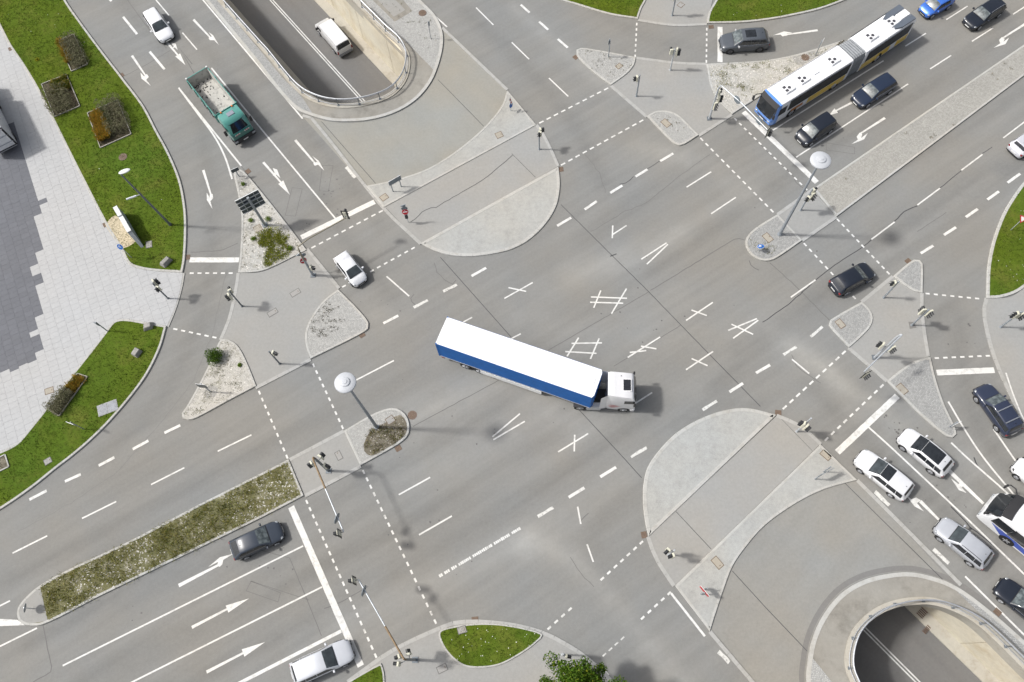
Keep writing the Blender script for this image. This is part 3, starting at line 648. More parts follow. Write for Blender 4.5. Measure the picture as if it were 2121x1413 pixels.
for dd in (False, True):
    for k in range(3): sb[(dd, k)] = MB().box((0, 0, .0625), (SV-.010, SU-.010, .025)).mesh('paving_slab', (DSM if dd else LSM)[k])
for n_, (c, dd) in enumerate(full):
    k = rgs.randrange(3)
    if n_ < 296:
        o = bpy.data.objects.new('paving_slab', sb[(bool(dd), k)]); COL.objects.link(o); o.parent = PL
        o.location = (c.x, c.y, rgs.uniform(-.003, .003)); o.rotation_euler[2] = va
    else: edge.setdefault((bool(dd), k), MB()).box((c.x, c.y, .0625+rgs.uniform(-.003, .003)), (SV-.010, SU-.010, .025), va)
for (dd, k), mb in edge.items():
    o = mb.build('paving_slabs', (DSM if dd else LSM)[k], PL); o['kind'] = 'stuff'
# ------------------------------------------------------------------ painted markings (sheets 5 mm above the asphalt), each a part of the road
ZM = .009
_zc = [0]
def bar(name, a, b, w, mat=None, z=ZM, parent=None):
    p, q = G(*a), G(*b); _zc[0] += 1; z = z+.0015*(_zc[0] % 5)
    if mat is PAINTF or w > .22:       # worn edges
        st = resample([p, q], .35); L = offset(st, w/2, False); Rr = offset(st, -w/2, False)
        k = .10*w if mat is PAINTF else .02*w
        L = [x+Vector((random.uniform(-k, k), random.uniform(-k, k))) for x in L]; Rr = [x+Vector((random.uniform(-k, k), random.uniform(-k, k))) for x in Rr]
        n = len(st); mb = MB().add([(x.x, x.y, z) for x in Rr]+[(x.x, x.y, z) for x in L], [(i, i+1, n+i+1, n+i) for i in range(n-1)])
    else: mb = ribbon([p, q], w, z)
    return mb.build(name, mat or PAINTW, parent or ROAD)
NARROW = [(1422, 388, 1473, 356), (1473, 443, 1524, 409), (826, 1025, 891, 989), (868, 1108, 936, 1069), (26, 1146, 98, 1110), (170, 1074, 241, 1039), (313, 1004, 382, 969), (451, 935, 521, 901),
    (986, 16, 1022, 52), (1060, 88, 1096, 123), (1137, 162, 1177, 200), (1926.5, 143, 1970, 115), (2013, 86, 2057, 58), (1960, 41, 2004, 13), (1875, 96, 1918, 69), (1991, 353, 2035, 320), (1900, 425, 1947, 390), (1805, 496, 1853, 460),
    (2078, 286, 2123, 252), (1638, 616, 1689, 580), (378, 68, 408, 103), (323, 0, 350, 32), (735, 789, 816, 747), (0, 1339, 77, 1301), (-30, 1270, 21, 1244.5), (800.7, 572.6, 847.6, 613.7), (1640.5, 744.5, 1676, 774), (2098, 30, 2140, 3)]
for a in NARROW: bar('lane_dash', a[:2], a[2:], .135)
def tbar(T, segs, w=.13, nm='junction_mark', mat=None):
    for a in segs: bar(nm, T(*a[:2]), T(*a[2:]), w, mat)
tbar(T7, [(482, 428, 703, 436), (478, 460, 680, 466), (543, 388, 500, 494), (700, 377, 608, 530), (364, 711, 550, 708), (327, 761, 517, 772), (408, 676, 337, 790), (533, 680, 480, 806), (790, 198, 944, 98), (824, 228, 952, 107),
          (1063, 571, 1226, 461), (1096, 508, 1190, 541), (1320, 632, 1495, 560), (1340, 594, 1472, 656), (1350, 680, 1503, 570), (707, 797, 905, 672), (720, 766, 820, 755), (788, 728, 882, 744), (1063, 872, 1228, 760), (1097, 804, 1194, 847),
          (687, 1119, 856, 1011), (283, 1373, 466, 1261), (384, 1268, 381, 1370), (-45, 437, 128, 340), (-20, 371, 88, 394), (-60, 712, 55, 652), (616, -8, 613, 70), (614, 48, 700, -8)])
for a in [(960, 667, 978, 657.5), (1020, 905, 1077, 857), (1022, 911, 1087, 873), (1196.5, 1049.5, 1203, 1085.5), (1216, 1127.6, 1229, 1164)]: bar('junction_mark', a[:2], a[2:], .13)
THICK = [(1367.4, 334, 1394.6, 318), (1316.5, 366, 1341, 351), (1264, 400, 1289, 384.5), (1211, 434, 1236, 417), (1154, 468, 1183, 451), (976.7, 572, 1007, 555), (794, 670, 825, 654), (340.7, 897, 373.6, 881), (275, 930.6, 307.4, 913),
    (204.5, 964.6, 237, 947.6), (134.5, 997.5, 167.5, 982.6), (61, 1035, 97, 1016.6), (1566, 773, 1595, 756), (1511, 812, 1539, 794), (1243.4, 988, 1276, 968), (1178, 1030.5, 1210.5, 1010.4),
    (1907, 525, 1933, 509), (1955, 487, 1980, 471), (2000.5, 450, 2025, 433), (2045, 413.7, 2069, 396.7), (2087, 378.7, 2113, 360), (1078.7, 10, 1096.7, 26.5), (1116.7, 45, 1135.4, 62), (1155.4, 81, 1176, 99), (255, 35, 284, 71), (310, 107, 341, 144), (206, -26, 231, 3)]
for a in THICK: bar('edge_dash', a[:2], a[2:], .25)
for a in [(918, 604, 946.5, 589.6), (857, 637, 886, 622), (1679.5, 697.6, 1704, 677), (1622, 735, 1650, 718.6), (1454.7, 849, 1484.6, 831), (1307, 947, 1339.6, 927), (1114.3, 1070, 1146, 1051)]: bar('edge_dash', a[:2], a[2:], .25, PAINTF)
rg = random.Random(5)
pa, pb = Vector((909.4, 1194)), Vector((1078, 1094)); n = 46
for i in range(n):
    if rg.random() < .04: continue
    u = pa.lerp(pb, (i+.06)/n); v = pa.lerp(pb, (i+rg.uniform(.82, .97))/n); bar('worn_line_block', tuple(u), tuple(v), rg.uniform(.19, .26))
ROWS = [(645, 514, 793, 436, 10), (709, 595, 859, 512.5, 11), (393, 566, 482, 566, 6), (359, 681, 448.5, 700, 6), (536, 810, 596, 950, 10), (648, 753.6, 711, 888.5, 10), (634, 1036, 779.6, 1361.7, 21), (751.5, 974, 903.6, 1292, 20),
    (1117, 255.4, 1259.7, 182.4, 10), (1162, 342.4, 1332.4, 248.6, 12), (1450.6, 286, 1602, 440, 14), (1521, 245, 1672, 394, 15), (1319, 47.6, 1315.4, 119, 7), (1464, 58, 1463, 130, 7), (1665, 504, 1772, 619.5, 10), (1733.5, 453.5, 1841.5, 567.5, 11),
    (1917, 608, 2028, 619, 7), (1936, 742, 2050.5, 737, 7), (1751.5, 727, 1621.4, 847.7, 10), (1829.7, 796.8, 1708.4, 913, 10), (1331.7, 1121, 1244, 1202, 7), (1389.5, 1226, 1327.7, 1283, 5), (1184, 1259, 1134, 1304, 4), (1292.7, 1319, 1250, 1358, 4)]
for x0, y0, x1, y1, n in ROWS:
    p, q = G(x0, y0), G(x1, y1); L = (q-p).length; t = (q-p)/L; gap = .36; dl = max(.35, (L-gap*(n-1))/n)
    for i in range(n):
        s0 = p+t*(i*(L+gap)/n); s1 = s0+t*dl
        worn = n == 4 or rg.random() < .06
        ribbon([s0, s1], .11 if y0 > 1300 and n == 4 else .155, ZM+.0015*(i % 2)).build('crossing_dash', PAINTF if worn else PAINTW, ROAD)
for a in [(393, 538.6, 495, 538.6), (624, 492, 776, 418), (603, 1050, 747.4, 1379.7), (1491.4, 56, 1491.4, 129), (1540, 232, 1692, 378), (1734.5, 937, 1858.5, 820), (1940, 772, 2059.6, 767)]: bar('stop_line', a[:2], a[2:], .52)
def line(px, w=.135, mat=None, z=ZM, parent=None):
    _zc[0] += 1; ribbon(plan(px, False), w, z+.0015*(_zc[0] % 5)).build('lane_line', mat or PAINTW, parent or ROAD)
for px, w in [([(130, 1379, 1), (628, 1131, 1)], .135), ([(190, 1455, 1), (667, 1216, 1)], .135), ([(430, 1449, 1), (707, 1307, 1)], .26), ([(1596, 273, 1), (1830, 126, 1)], .135), ([(1649, 326, 1), (1881, 174, 1)], .135),
              ([(370, 182), (407, 232), (445, 284), (466, 325), (481, 371)], .17), ([(373, 186, 1), (500, 344, 1)], .17), ([(438, 141, 1), (540, 266, 1), (695, 453, 1)], .15), ([(380, -48, 1), (627, 246, 1)], .15), ([(855, -8, 1), (926, 56, 1)], .15),
              ([(1799, 885, 1), (1850, 931), (2000, 1072), (2121, 1189), (2200, 1262)], .15), ([(1964, 832, 1), (2000, 893), (2034, 944), (2079, 1000), (2140, 1070)], .15), ([(1970, 917, 1), (2004, 949), (2079, 1015), (2140, 1072)], .15),
              ([(2058, 889, 1), (2100, 950), (2150, 1020)], .15), ([(1999, 1194, 1), (2121, 1315, 1), (2200, 1392, 1)], .15), ([(1390, 1229, 1), (1460, 1318, 1)], .18)]: line(px, w)
line([(2082.7, 773, 1), (2098, 818), (2120, 871), (2150, 935)], .13, None, .062)
for a in [(717, 346, 735.5, 368.5), (1812, 1018, 1842, 1047), (1934, 1138, 1965, 1167), (1488, 1350, 1510, 1372), (1250, 1391, 1258, 1400)]: bar('worn_block', a[:2], a[2:], .32, PAINTF)
MB().flat(ccw([G(*p) for p in [(-60, 1280), (0, 1282), (36, 1284), (52, 1295), (0, 1297), (-60, 1298)]]), ZM).build('hatched_wedge', PAINTW, ROAD)
def arrow(T, shaft, polys, w=.17, w1=None):
    mb = MB(); a, b = G(*T(*shaft[:2])), G(*T(*shaft[2:])); w1 = w1 or w
    t = (b-a).normalized(); nn = Vector((-t.y, t.x)); mb.flat(ccw([a-nn*w*.75, a+nn*w*.75, b+nn*w*.45, b-nn*w*.45]), ZM)
    for k, pl in enumerate(polys): mb.flat(ccw([G(*T(*p)) for p in pl]), ZM+.003*(k+1))
    mb.build('lane_arrow', PAINTW, ROAD)
def head(T, s, tip, wd=.52):     # straight arrow head
    b, t = G(*T(*s)), G(*T(*tip)); d = (t-b).normalized(); n = Vector((-d.y, d.x)); return b, t, n, wd
def straight(T, shaft, tip, extra=()):
    mb = MB(); a, b = G(*T(*shaft[:2])), G(*T(*shaft[2:])); t = (b-a).normalized(); n = Vector((-t.y, t.x))
    mb.flat(ccw([a-n*.12, a+n*.12, b+n*.08, b-n*.08]), ZM); q = G(*T(*tip)); mb.flat(ccw([b-n*.30, q, b+n*.30]), ZM+.003)
    for k, pl in enumerate(extra): mb.flat(ccw([G(*T(*p)) for p in pl]), ZM+.003*(k+2))
    mb.build('lane_arrow', PAINTW, ROAD)
straight(T9, (1170, 1080, 1385, 968), (1520, 903)); straight(T9, (1260, 1352, 1483, 1236), (1617, 1169))
arrow(T9, (1090, 825, 1335, 698), [[(1272, 710), (1342, 652), (1425, 630), (1362, 668), (1357, 695), (1340, 710), (1325, 702), (1330, 680)]], .2)
arrow(T1, (805, 340, 890, 465), [[(857, 443), (863, 480), (920, 525), (893, 487), (908, 470), (896, 452), (884, 460), (880, 468)]])
arrow(T1, (1180, 120, 1285, 232), [[(1273, 197), (1300, 216), (1335, 275), (1305, 246), (1280, 246), (1272, 232), (1292, 224)]])
straight(T1, (1015, 255, 1084, 336), (1131, 398), [[(1043, 262), (1072, 268), (1084, 306), (1066, 290), (1050, 298), (1060, 283)]])
arrow(T1, (1240, 1038, 1288, 1192), [[(1261, 1176), (1262, 1220), (1297, 1277), (1283, 1228), (1300, 1210), (1297, 1183), (1280, 1188), (1278, 1206)]])
straight(T2, (45, 990, 152, 1112), (208, 1190), [[(103, 1026), (130, 1035), (150, 1088), (125, 1066), (103, 1074), (114, 1052)]])
arrow(T2, (240, 855, 368, 1005), [[(345, 953), (385, 983), (417, 1042), (380, 1005), (360, 1012), (350, 998), (374, 987)]])
arrow(T4, (335, 185, 140, 212), [[(62, 216), (130, 192), (182, 200), (146, 206), (150, 217), (120, 223), (108, 212)]])
straight(T4, (560, 618, 448, 675), (403, 705)); arrow(T4, (745, 720, 595, 815), [[(540, 880), (580, 852), (572, 835), (590, 810), (606, 820), (600, 842), (608, 836), (640, 812), (618, 850), (590, 862)]])
arrow(T4, (1610, 140, 1455, 238), [[(1408, 292), (1448, 265), (1440, 245), (1458, 226), (1475, 238), (1467, 256), (1502, 230), (1480, 270)]])
arrow(T12, (1110, 100, 1345, 325), [[(1148, 172), (1192, 205), (1212, 192), (1224, 216), (1212, 227), (1242, 260), (1195, 242)]], .25)
arrow(T12, (960, 310, 1075, 425), [[(870, 270), (905, 298), (935, 288), (964, 305), (940, 322), (982, 372), (925, 342)]], .2)
arrow(T2, (660, -60, 690, -20), [], .2)

# ------------------------------------------------------------------ tar joints and cracks
def crack(px, w=.05, mat=None, jit=.0, z=.006, seed=1):
    ln = plan([(*p, 1) for p in px], False); ln = resample(ln, .5) if jit else ln; rr = random.Random(seed)
    if jit: ln = [p+Vector((rr.uniform(-jit, jit), rr.uniform(-jit, jit))) for p in ln]
    ribbon(ln, w, z).build('tar_joint', mat or TAR, ROAD)
crack([(1162, 424), (1208, 470), (1345, 606), (1473, 738), (1575, 842)], .055, TAR, .01); crack([(912, 533), (1061, 701)], .055); crack([(1191, 840), (1293, 950), (1329, 990)], .055)
crack([(1347, 602), (1525, 493), (1542, 497)], .06, TARG, .02); crack([(1345, 604), (1135, 726)], .05, TARG, .02); crack([(1410, 674), (1271, 759)], .05, TARG, .02); crack([(1033, 788), (856, 883)], .06, TARG, .02)
crack([(666, 252), (778, 380)], .05, z=.010); crack([(907, 165), (1002, 262)], .05, z=.010); crack([(1750, 1001), (1952, 1200)], .05, z=.010); crack([(1517, 1183), (1590, 1263), (1672, 1349)], .05, z=.010)
crack([(851, 461), (866, 449), (876, 438), (892, 431), (905, 430), (925, 417), (960, 397), (990, 380), (1010, 366), (1040, 341), (1062, 322)], .06, TAR, .03, .056)
crack([(1060, 319), (1109, 368)], .04, z=.056); crack([(846, 480), (800, 432)], .03, z=.056); crack([(1400, 1060), (1473, 1138)], .045, z=.056); crack([(1614, 864), (1682, 934)], .04, TARG, z=.056)
crack([(1580, 668), (1640, 625), (1692, 578), (1730, 548), (1790, 510), (1805, 497)], .07, TAR, .03); crack([(1853, 459), (1870, 440), (1885, 432), (1900, 426)], .08, TAR, .03); crack([(1947, 390), (1991, 353)], .06, TAR, .03); crack([(2035, 318), (2055, 305)], .06, TAR, .02)
crack([(1284, 382), (1300, 378), (1312, 366)], .06, TAR, .03); crack([(1341, 350), (1360, 338), (1367, 333)], .05, TAR, .02); crack([(89, 1294), (100, 1350), (109, 1390), (68, 1413)], .07, TARG, .02)
crack([(672, 1261), (707, 1247), (741, 1227), (763, 1215)], .07, TARG, .02); crack([(2018, 948), (2024, 968), (2050, 988), (2062, 1003), (2080, 1013)], .10, TAR, .03); crack([(1970, 1050), (1997, 1077), (2007, 1090), (2040, 1115), (2068, 1140)], .09, TAR, .03); crack([(2100, 1170), (2140, 1200)], .08, TAR, .03)
crack([(1201, 1081), (1210, 1071), (1219, 1063)], .06, TARG); crack([(600, 1156), (635, 1240), (666, 1317)], .05, TARG, .01); crack([(259, 157), (300, 136), (352, 105)], .05, TARG, .02); crack([(264, 0), (300, 50), (345, 100)], .05, TARG); crack([(398, 133), (372, 100), (402, 152)], .05, TAR)
crack([(395, 523), (455, 519), (480, 511), (492, 503)], .06, TARG, .04); crack([(1212, 320), (1240, 355), (1255, 400)], .03, TARG, .08); crack([(1225, 480), (1290, 440), (1340, 420), (1400, 370), (1470, 320)], .035, TARG, .06); crack([(900, 545), (905, 565), (935, 590), (945, 580)], .05, TARG, .05)
crack([(858, 610), (848, 620), (860, 632)], .06, TARG, .03); crack([(1640, 735), (1650, 760), (1700, 794)], .05, TARG, .02); crack([(1595, 545), (1640, 585), (1720, 665)], .06, TARG, .03); crack([(1552, 540), (1556, 552), (1572, 560)], .08, TARG, .02); crack([(1525, 248), (1560, 285), (1600, 325), (1645, 365), (1646, 376), (1672, 398)], .05, TARG, .04)
crack([(1264, 531), (1277, 526)], .10); crack([(1182, 1155), (1200, 1185), (1230, 1215)], .04, TARG, .04); crack([(1900, 480), (1960, 440)], .04, TARG, .02); crack([(40, 1100), (150, 1040), (240, 980), (330, 880), (400, 790), (440, 690), (470, 560)], .03, TARGL, .06); crack([(500, 345), (512, 360), (506, 372)], .05, TARG, .03)
for lp in ([(668, 343), (690, 343), (680, 397), (661, 395)], [(605, 389), (626, 391), (612, 448), (591, 446)], [(1711, 296), (1770, 305), (1770, 319), (1712, 311)], [(1660, 246), (1690, 256), (1684, 280)], [(520, 1204), (640, 1243)], [(520, 1204), (510, 1224), (576, 1247), (581, 1228)], [(540, 1140), (600, 1156)]):
    crack(lp+[lp[0]] if len(lp) > 3 else lp, .035, TARG)

# oil drips and small repairs
rg = random.Random(21); mb = MB()
for cx, cy, sx, sy, n in [(1850, 878, 25, 15, 12), (690, 400, 22, 40, 16), (640, 470, 14, 14, 8), (430, 230, 25, 60, 7), (560, 1190, 60, 30, 8), (1720, 260, 40, 30, 8), (1420, 640, 160, 90, 14), (980, 900, 160, 80, 12), (260, 1270, 30, 14, 5), (2000, 700, 20, 60, 6), (1640, 470, 60, 60, 6), (760, 620, 50, 30, 6), (1960, 1020, 60, 60, 10), (900, 1120, 120, 60, 8)]:
    for k in range(n):
        c = G(rg.gauss(cx, sx*.6), rg.gauss(cy, sy*.6)); r = rg.uniform(.03, .11); m = 7
        mb.flat([Vector((c.x+r*rg.uniform(.6, 1.2)*math.cos(2*math.pi*i/m), c.y+r*rg.uniform(.6, 1.2)*math.sin(2*math.pi*i/m))) for i in range(m)], .0075)
o = mb.build('oil_drips', solid('oil_drip', (.115, .112, .108), .6, obj=False), ROAD); o['kind'] = 'stuff'
# ------------------------------------------------------------------ vehicles
GLASS = solid('vehicle_glass', (.045, .055, .060), .06, var=.35, scale=2.2, spec=.9)
GLASSD = solid('vehicle_glass_dark', (.018, .021, .025), .07, var=.3, scale=2.2, spec=.7)
def pale_glass():
    # windscreen: bright-sky reflection and interior painted as paler patches in the glass colour
    m, nt, b = newmat('windscreen_glass'); t = nt.nodes.new('ShaderNodeTexCoord')
    f = ramp_noise(nt, t.outputs['Object'], 2.6, 3); nt.links.new(mixc(nt, maprange(nt, f, .38, .62, 0, 1), (.05, .062, .066), (.15, .175, .18)), b.inputs['Base Color'])
    b.inputs['Roughness'].default_value = .08; b.inputs['Specular IOR Level'].default_value = .9; return m
WIND = pale_glass()
TYRE = solid('tyre_rubber', (.022, .022, .023), .85); ARCH = solid('wheel_arch', (.012, .012, .013), .9)
RIM = solid('alloy_rim', (.42, .43, .45), .35, .7); RIMD = solid('dark_rim', (.10, .10, .11), .35, .6)
BLACK = solid('black_trim', (.02, .02, .022), .5); LAMPW = solid('headlamp', (.34, .36, .38), .15, .2, coat=.8); LAMPR = solid('tail_lamp', (.20, .010, .012), .2, coat=.8); CHROME = solid('chrome', (.75, .76, .78), .15, .9)
PLATE = solid('licence_plate', (.72, .73, .72), .4)
WHITEP = (.80, .81, .83)
def lerp(a, b, t): return a+(b-a)*t
def wheel_parts(root, spots, r, wd, rim=None, dual=False):
    tm = MB(); tm.cyl((0, -wd/2, 0), (0, wd/2, 0), r, r, 20)
    me_t = tm.mesh('wheel', TYRE)
    rm = MB(); rr = r*.66
    rm.cyl((0, wd/2, 0), (0, wd/2+.012, 0), rr, rr*.96, 20); rm.cyl((0, wd/2, 0), (0, wd/2+.03, 0), rr*.25, rr*.2, 10)
    for k in range(5):
        a = k*2*math.pi/5; c, s = math.cos(a), math.sin(a); rm.cyl((c*rr*.2, wd/2+.018, s*rr*.2), (c*rr*.92, wd/2+.018, s*rr*.92), .035*r/.32, n=6)
    me_r = rm.mesh('rim', rim or RIM)
    bm = MB().cyl((0, wd/2+.001, 0), (0, wd/2+.006, 0), rr*.9, n=16).mesh('rim_gap', BLACK)
    for x, y in spots:
        w = bpy.data.objects.new('wheel', me_t); COL.objects.link(w); w.parent = root; w.location = (x, y, r)
        if y < 0: w.rotation_euler[2] = math.pi
        q = bpy.data.objects.new('rim', me_r); COL.objects.link(q); q.parent = w
STY = dict(hatch=(.25, .42, .85, .965), wagon=(.265, .43, .90, .972), suv=(.25, .41, .86, .965), mpv=(.18, .38, .90, .972), sedan=(.27, .43, .75, .885), small=(.20, .39, .88, .972), fast=(.25, .44, .80, .965))
def car(label, front, head, L, W, H, col, style='hatch', cat='car', hf=.5, rails=None, sun=None, rimd=False, blackroof=False, bars=False, deck=None, lights=LAMPW, glass=None, chromeline=False, dark_bumper=False, mirrors=None, name='car', z0=0.0, bump=None):
    """front = plan point of the front bumper centre at height hf, head = heading in degrees"""
    h = R(head); f = G(front[0], front[1], hf+z0); c = f-Vector((math.cos(h), math.sin(h)))*(L/2)
    root = thing(name, label, cat, (c.x, c.y, z0), h, 'cars on the junction' if cat == 'car' else None)
    cf, rf, ref, rb = STY[style]; X = lambda t: L/2-t*L; Wh = W/2
    zb = (.655 if style != 'suv' else .66)*H; zd = deck or {'sedan': zb*1.02, 'fast': zb*1.04}.get(style, zb*.98)
    body = paint(col)
    # lower body: lofted sections
    st = [(0.0, .46, .30, .46*zb, .52*zb), (.009, .64, .26, .56*zb, .62*zb), (.026, .78, .23, .64*zb, .70*zb), (.055, .88, .20, .71*zb, .77*zb), (.095, .94, .18, .765*zb, .825*zb), (.15, .975, .18, .815*zb, .88*zb), (cf*.82, .99, .18, .87*zb, .945*zb), (cf+.02, 1.0, .18, .91*zb, 1.0*zb), (.5, 1.0, .18, .945*zb, zb), (.72, 1.0, .18, .96*zb, zb), (rb-.07, .98, .19, .94*zb, zd), (rb-.015, .925, .22, .90*zd, zd*.97), (.978, .85, .26, .82*zd, .88*zd), (.992, .74, .30, .72*zd, .77*zd), (1.0, .58, .36, .60*zd, .64*zd)]
    if style in ('mpv', 'small'): st[4] = (.085, .93, .18, .80*zb, .86*zb); st[5] = (.13, .97, .18, .85*zb, .92*zb)
    rows = []
    for t, w, zl, zs, zc in st:
        w *= Wh; x = X(t); half = [(w*.86, zl), (w*.965, zl+.09), (w*.995, lerp(zl, zs, .5)), (w*1.0, lerp(zl, zs, .72)), (w*.985, lerp(zl, zs, .93)), (w*.93, zs+.03*(zc-zs)), (w*.80, lerp(zs, zc, .72)), (w*.45, lerp(zs, zc, .95))]
        rows.append([(x, -y, z) for y, z in half]+[(x, 0, zc)]+[(x, y, z) for y, z in reversed(half)])
    mb = MB().grid(rows); n = len(rows[0]); mb.add(rows[0], [tuple(range(n))]); mb.add(rows[-1], [tuple(range(n-1, -1, -1))])
    mb.build('body', body, root, True)
    MB().box((0, 0, .22), (L*.93, W*.84, .16)).build('underbody', BLACK, root)
    # bumper trims, grille
    g = MB(); g.rbox((X(.006), 0, .49*zb), (.10, W*.46, .11*zb+.03), .02); g.build('grille', BLACK, root)
    g = MB(); g.rbox((X(.010), 0, .31), (.14, W*.66, .09), .02); g.build('front_bumper_intake', BLACK, root)
    g = MB(); g.rbox((X(.992), 0, .32), (.12, W*.66, .12), .02); g.build('rear_bumper_trim', BLACK, root)
    if bump: MB().rbox((X(.004), 0, .40), (.12, W*.70, .05), .02).build('bumper_strip', CHROME, root)
    MB().box((X(-.004), 0, .40), (.02, .52, .11)).build('licence_plate', PLATE, root); MB().box((X(1.003), 0, .55*zd+.05), (.02, .52, .11)).build('licence_plate', PLATE, root)
    # cabin shell
    wr = .745*Wh if style not in ('sedan', 'fast') else .72*Wh
    zr = H-.03
    prof = []        # (x, half width of roof edge, z of roof edge)
    for k in range(5): s = k/4; prof.append((lerp(X(cf), X(rf), s), lerp(.86*Wh, wr, s**.9), lerp(zb*.97, zr-.03, 1-(1-s)**1.25)))
    for s in (.33, .66): prof.append((lerp(X(rf), X(ref), s), wr*(1.0+.012*math.sin(math.pi*s)), zr+.022*math.sin(math.pi*s)-(.03 if s < .5 else .035)+.02))
    for k in range(4): s = k/3; prof.append((lerp(X(ref), X(rb), s), lerp(wr*.97, .80*Wh, s**1.1), lerp(zr-.045, zd*.96, s**1.12)))
    def sect(p, grow=0.0):
        x, w, z = p; yb = Wh*.93+grow; zz = min(zb*.95, z-.005)
        half = [(yb, zz), (lerp(yb, w, .5)+.02, lerp(zz, z, .5)), (w+.035, z-.045 if z-zz > .1 else lerp(zz, z, .6)), (w, z-.005), (w*.86, z+.022)]
        return [(x, -a, b) for a, b in half]+[(x, -w*.45, z+.037), (x, 0, z+.042), (x, w*.45, z+.037)]+[(x, a, b) for a, b in reversed(half)]
    rows = [sect(p) for p in prof]; cm = MB().grid(rows); cm.build('cabin', body, root, True)
    def ptop(i, j, s, v, up=.012):     # point on the cabin's upper skin between profile stations
        t = lerp(i, j, s); k = min(int(t), len(prof)-2); q = t-k; a, b = prof[k], prof[k+1]
        x, w, z = (lerp(a[m], b[m], q) for m in range(3)); dx, dz = b[0]-a[0], b[2]-a[2]; l = math.hypot(dx, dz); nx, nz = dz/l, -dx/l
        if nz < 0: nx, nz = -nx, -nz
        return (x+nx*up, v*w, z+.042-.045*abs(v)**2.6+nz*up)
    def skin(nm, i, j, s0, s1, v0, v1, mat, up=.012, ns=5, nv=8, taper=0.0, bow=0.0):
        rows = []
        for a in range(ns+1):
            s = lerp(s0, s1, a/ns); rows.append([ptop(i, j, min(1, max(0, s+bow*(1-((lerp(v0, v1, b/nv))**2))*(1-a/ns))), lerp(v0, v1, b/nv)*(1-taper*a/ns), up) for b in range(nv+1)])
        return MB().grid(rows).build(nm, mat, root, 'all')
    gl = glass or WIND
    skin('windscreen', 0, 4, .02, .98, -.93, .93, gl, bow=-.10)
    skin('rear_window', 7, 10, .10, .86 if style not in ('hatch', 'wagon', 'suv', 'mpv', 'small') else .62, -.86, .86, GLASSD)
    if sun: skin('glass_roof', 4, 7, sun[0], sun[1], -sun[2], sun[2], GLASSD, .014)
    # wipers line / dark cowl
    skin('cowl', 0, 4, -.02, .05, -.9, .9, BLACK, .016, 1, 8, bow=-.08)
    # side windows: two or three panes a side
    ft = [.06, .58, .80] if style in ('wagon', 'mpv', 'suv') else [.06, .56, .78]
    xs_b = [X(cf)-.06*L, X(lerp(rf, ref, .40)), X(lerp(rf, ref, .80)), X(rb)+.055*L]; xs_t = [X(rf)-.01*L, X(lerp(rf, ref, .37)), X(lerp(rf, ref, .74)), X(ref)-.004*L]
    for sd in (-1, 1):
        for k in range(3):
            if k == 2 and style in ('sedan', 'small'): break
            b0, b1_ = xs_b[k]-.02*(k > 0), xs_b[k+1]+.02; t0, t1 = xs_t[k]-.02*(k > 0), xs_t[k+1]+.02
            def P(x, u):
                yb, zz = Wh*.93, zb*.955; yt, zt = wr+.030, zr-.075; return (x, sd*(lerp(yb, yt, u)+.022+.012*math.sin(math.pi*u)), lerp(zz, zt, u))
            rows = [[P(lerp(lerp(b0, t0, u), lerp(b1_, t1, u), v), u) for v in (0, .5, 1)] for u in (.06, .5, .97)]
            MB().grid(rows).build('side_window', GLASSD, root, 'all')
        if chromeline:
            MB().tube([(xs_b[0], sd*(Wh*.93+.026), zb*.965), (xs_b[2], sd*(Wh*.93+.026), zb*.97), (X(rb)+.03*L, sd*(Wh*.92+.02), zb*.99)], .014, 5).build('window_trim', CHROME, root)
        # mirrors, lamps, handles
        MB().rbox((X(cf)-.10*L+.06, sd*(Wh+.11), zb*1.0), (.16, .22, .15), .04).build('mirror', mirrors or body, root)
        m = MB(); m.blob((X(.068), sd*Wh*.76, .68*zb), (.20, .13, .065), 1, .0, 6, 12); m.build('headlight', lights, root, 'all')
        m = MB(); m.rbox((X(.968), sd*Wh*.78, .80*zd), (.16, .24, .16), .04); m.build('tail_light', LAMPR, root)
        for t in (.47, .66): MB().box((X(t), sd*(Wh*.985+.008), zb*.80), (.18, .02, .03)).build('door_handle', body, root)
        if rails: MB().tube([(X(rf)-.15, sd*wr*.93, H-.035), (X(rf)-.3, sd*wr*.93, H+.03), (X(ref)+.3, sd*wr*.93, H+.03), (X(ref)+.1, sd*wr*.93, H-.04)], .022, 6).build('roof_rail', rails, root)
        for t in (.19, .79): MB().cyl((X(t), sd*(Wh-.18), .335), (X(t), sd*(Wh*.985+.003), .335), .385 if style != 'suv' else .42, n=20).build('wheel_arch', ARCH, root)
    if bars:
        for t in (.25, .75): MB().box((lerp(X(rf), X(ref), t), 0, H+.07), (.09, wr*2.1, .05)).build('roof_bar', CHROME, root)
    MB().box((lerp(X(rf), X(ref), .9), 0, H+.06), (.05, .02, .10)).build('antenna', BLACK, root)
    rw = .325 if style != 'suv' else .36
    wheel_parts(root, [(X(t), sd*(Wh-.09)) for t in (.19, .79) for sd in (-1, 1)], rw, .22, RIMD if rimd else RIM)
    return root
NAVY = (.016, .026, .052); ANTH = (.040, .050, .068); BLK = (.012, .016, .026); SILV = (.46, .48, .52)
car('white estate car at the top left driving toward the junction', (348, 82), -55.4, 4.45, 1.80, 1.46, WHITEP, 'wagon', glass=GLASS)
car('small white hatchback on the crossing beside the cobbled quarter island', (749, 587), -52.5, 3.65, 1.62, 1.48, WHITEP, 'small', glass=GLASS)
car('dark blue-grey hatchback waiting beside the weedy median', (584.6, 1096), 25.0, 4.30, 1.78, 1.44, ANTH, 'fast', lights=LAMPW)
car('silver estate car at the stop line by the bottom edge', (729.7, 1343), 23.5, 4.85, 1.86, 1.50, (.62, .64, .68), 'wagon', glass=GLASS, rails=None)
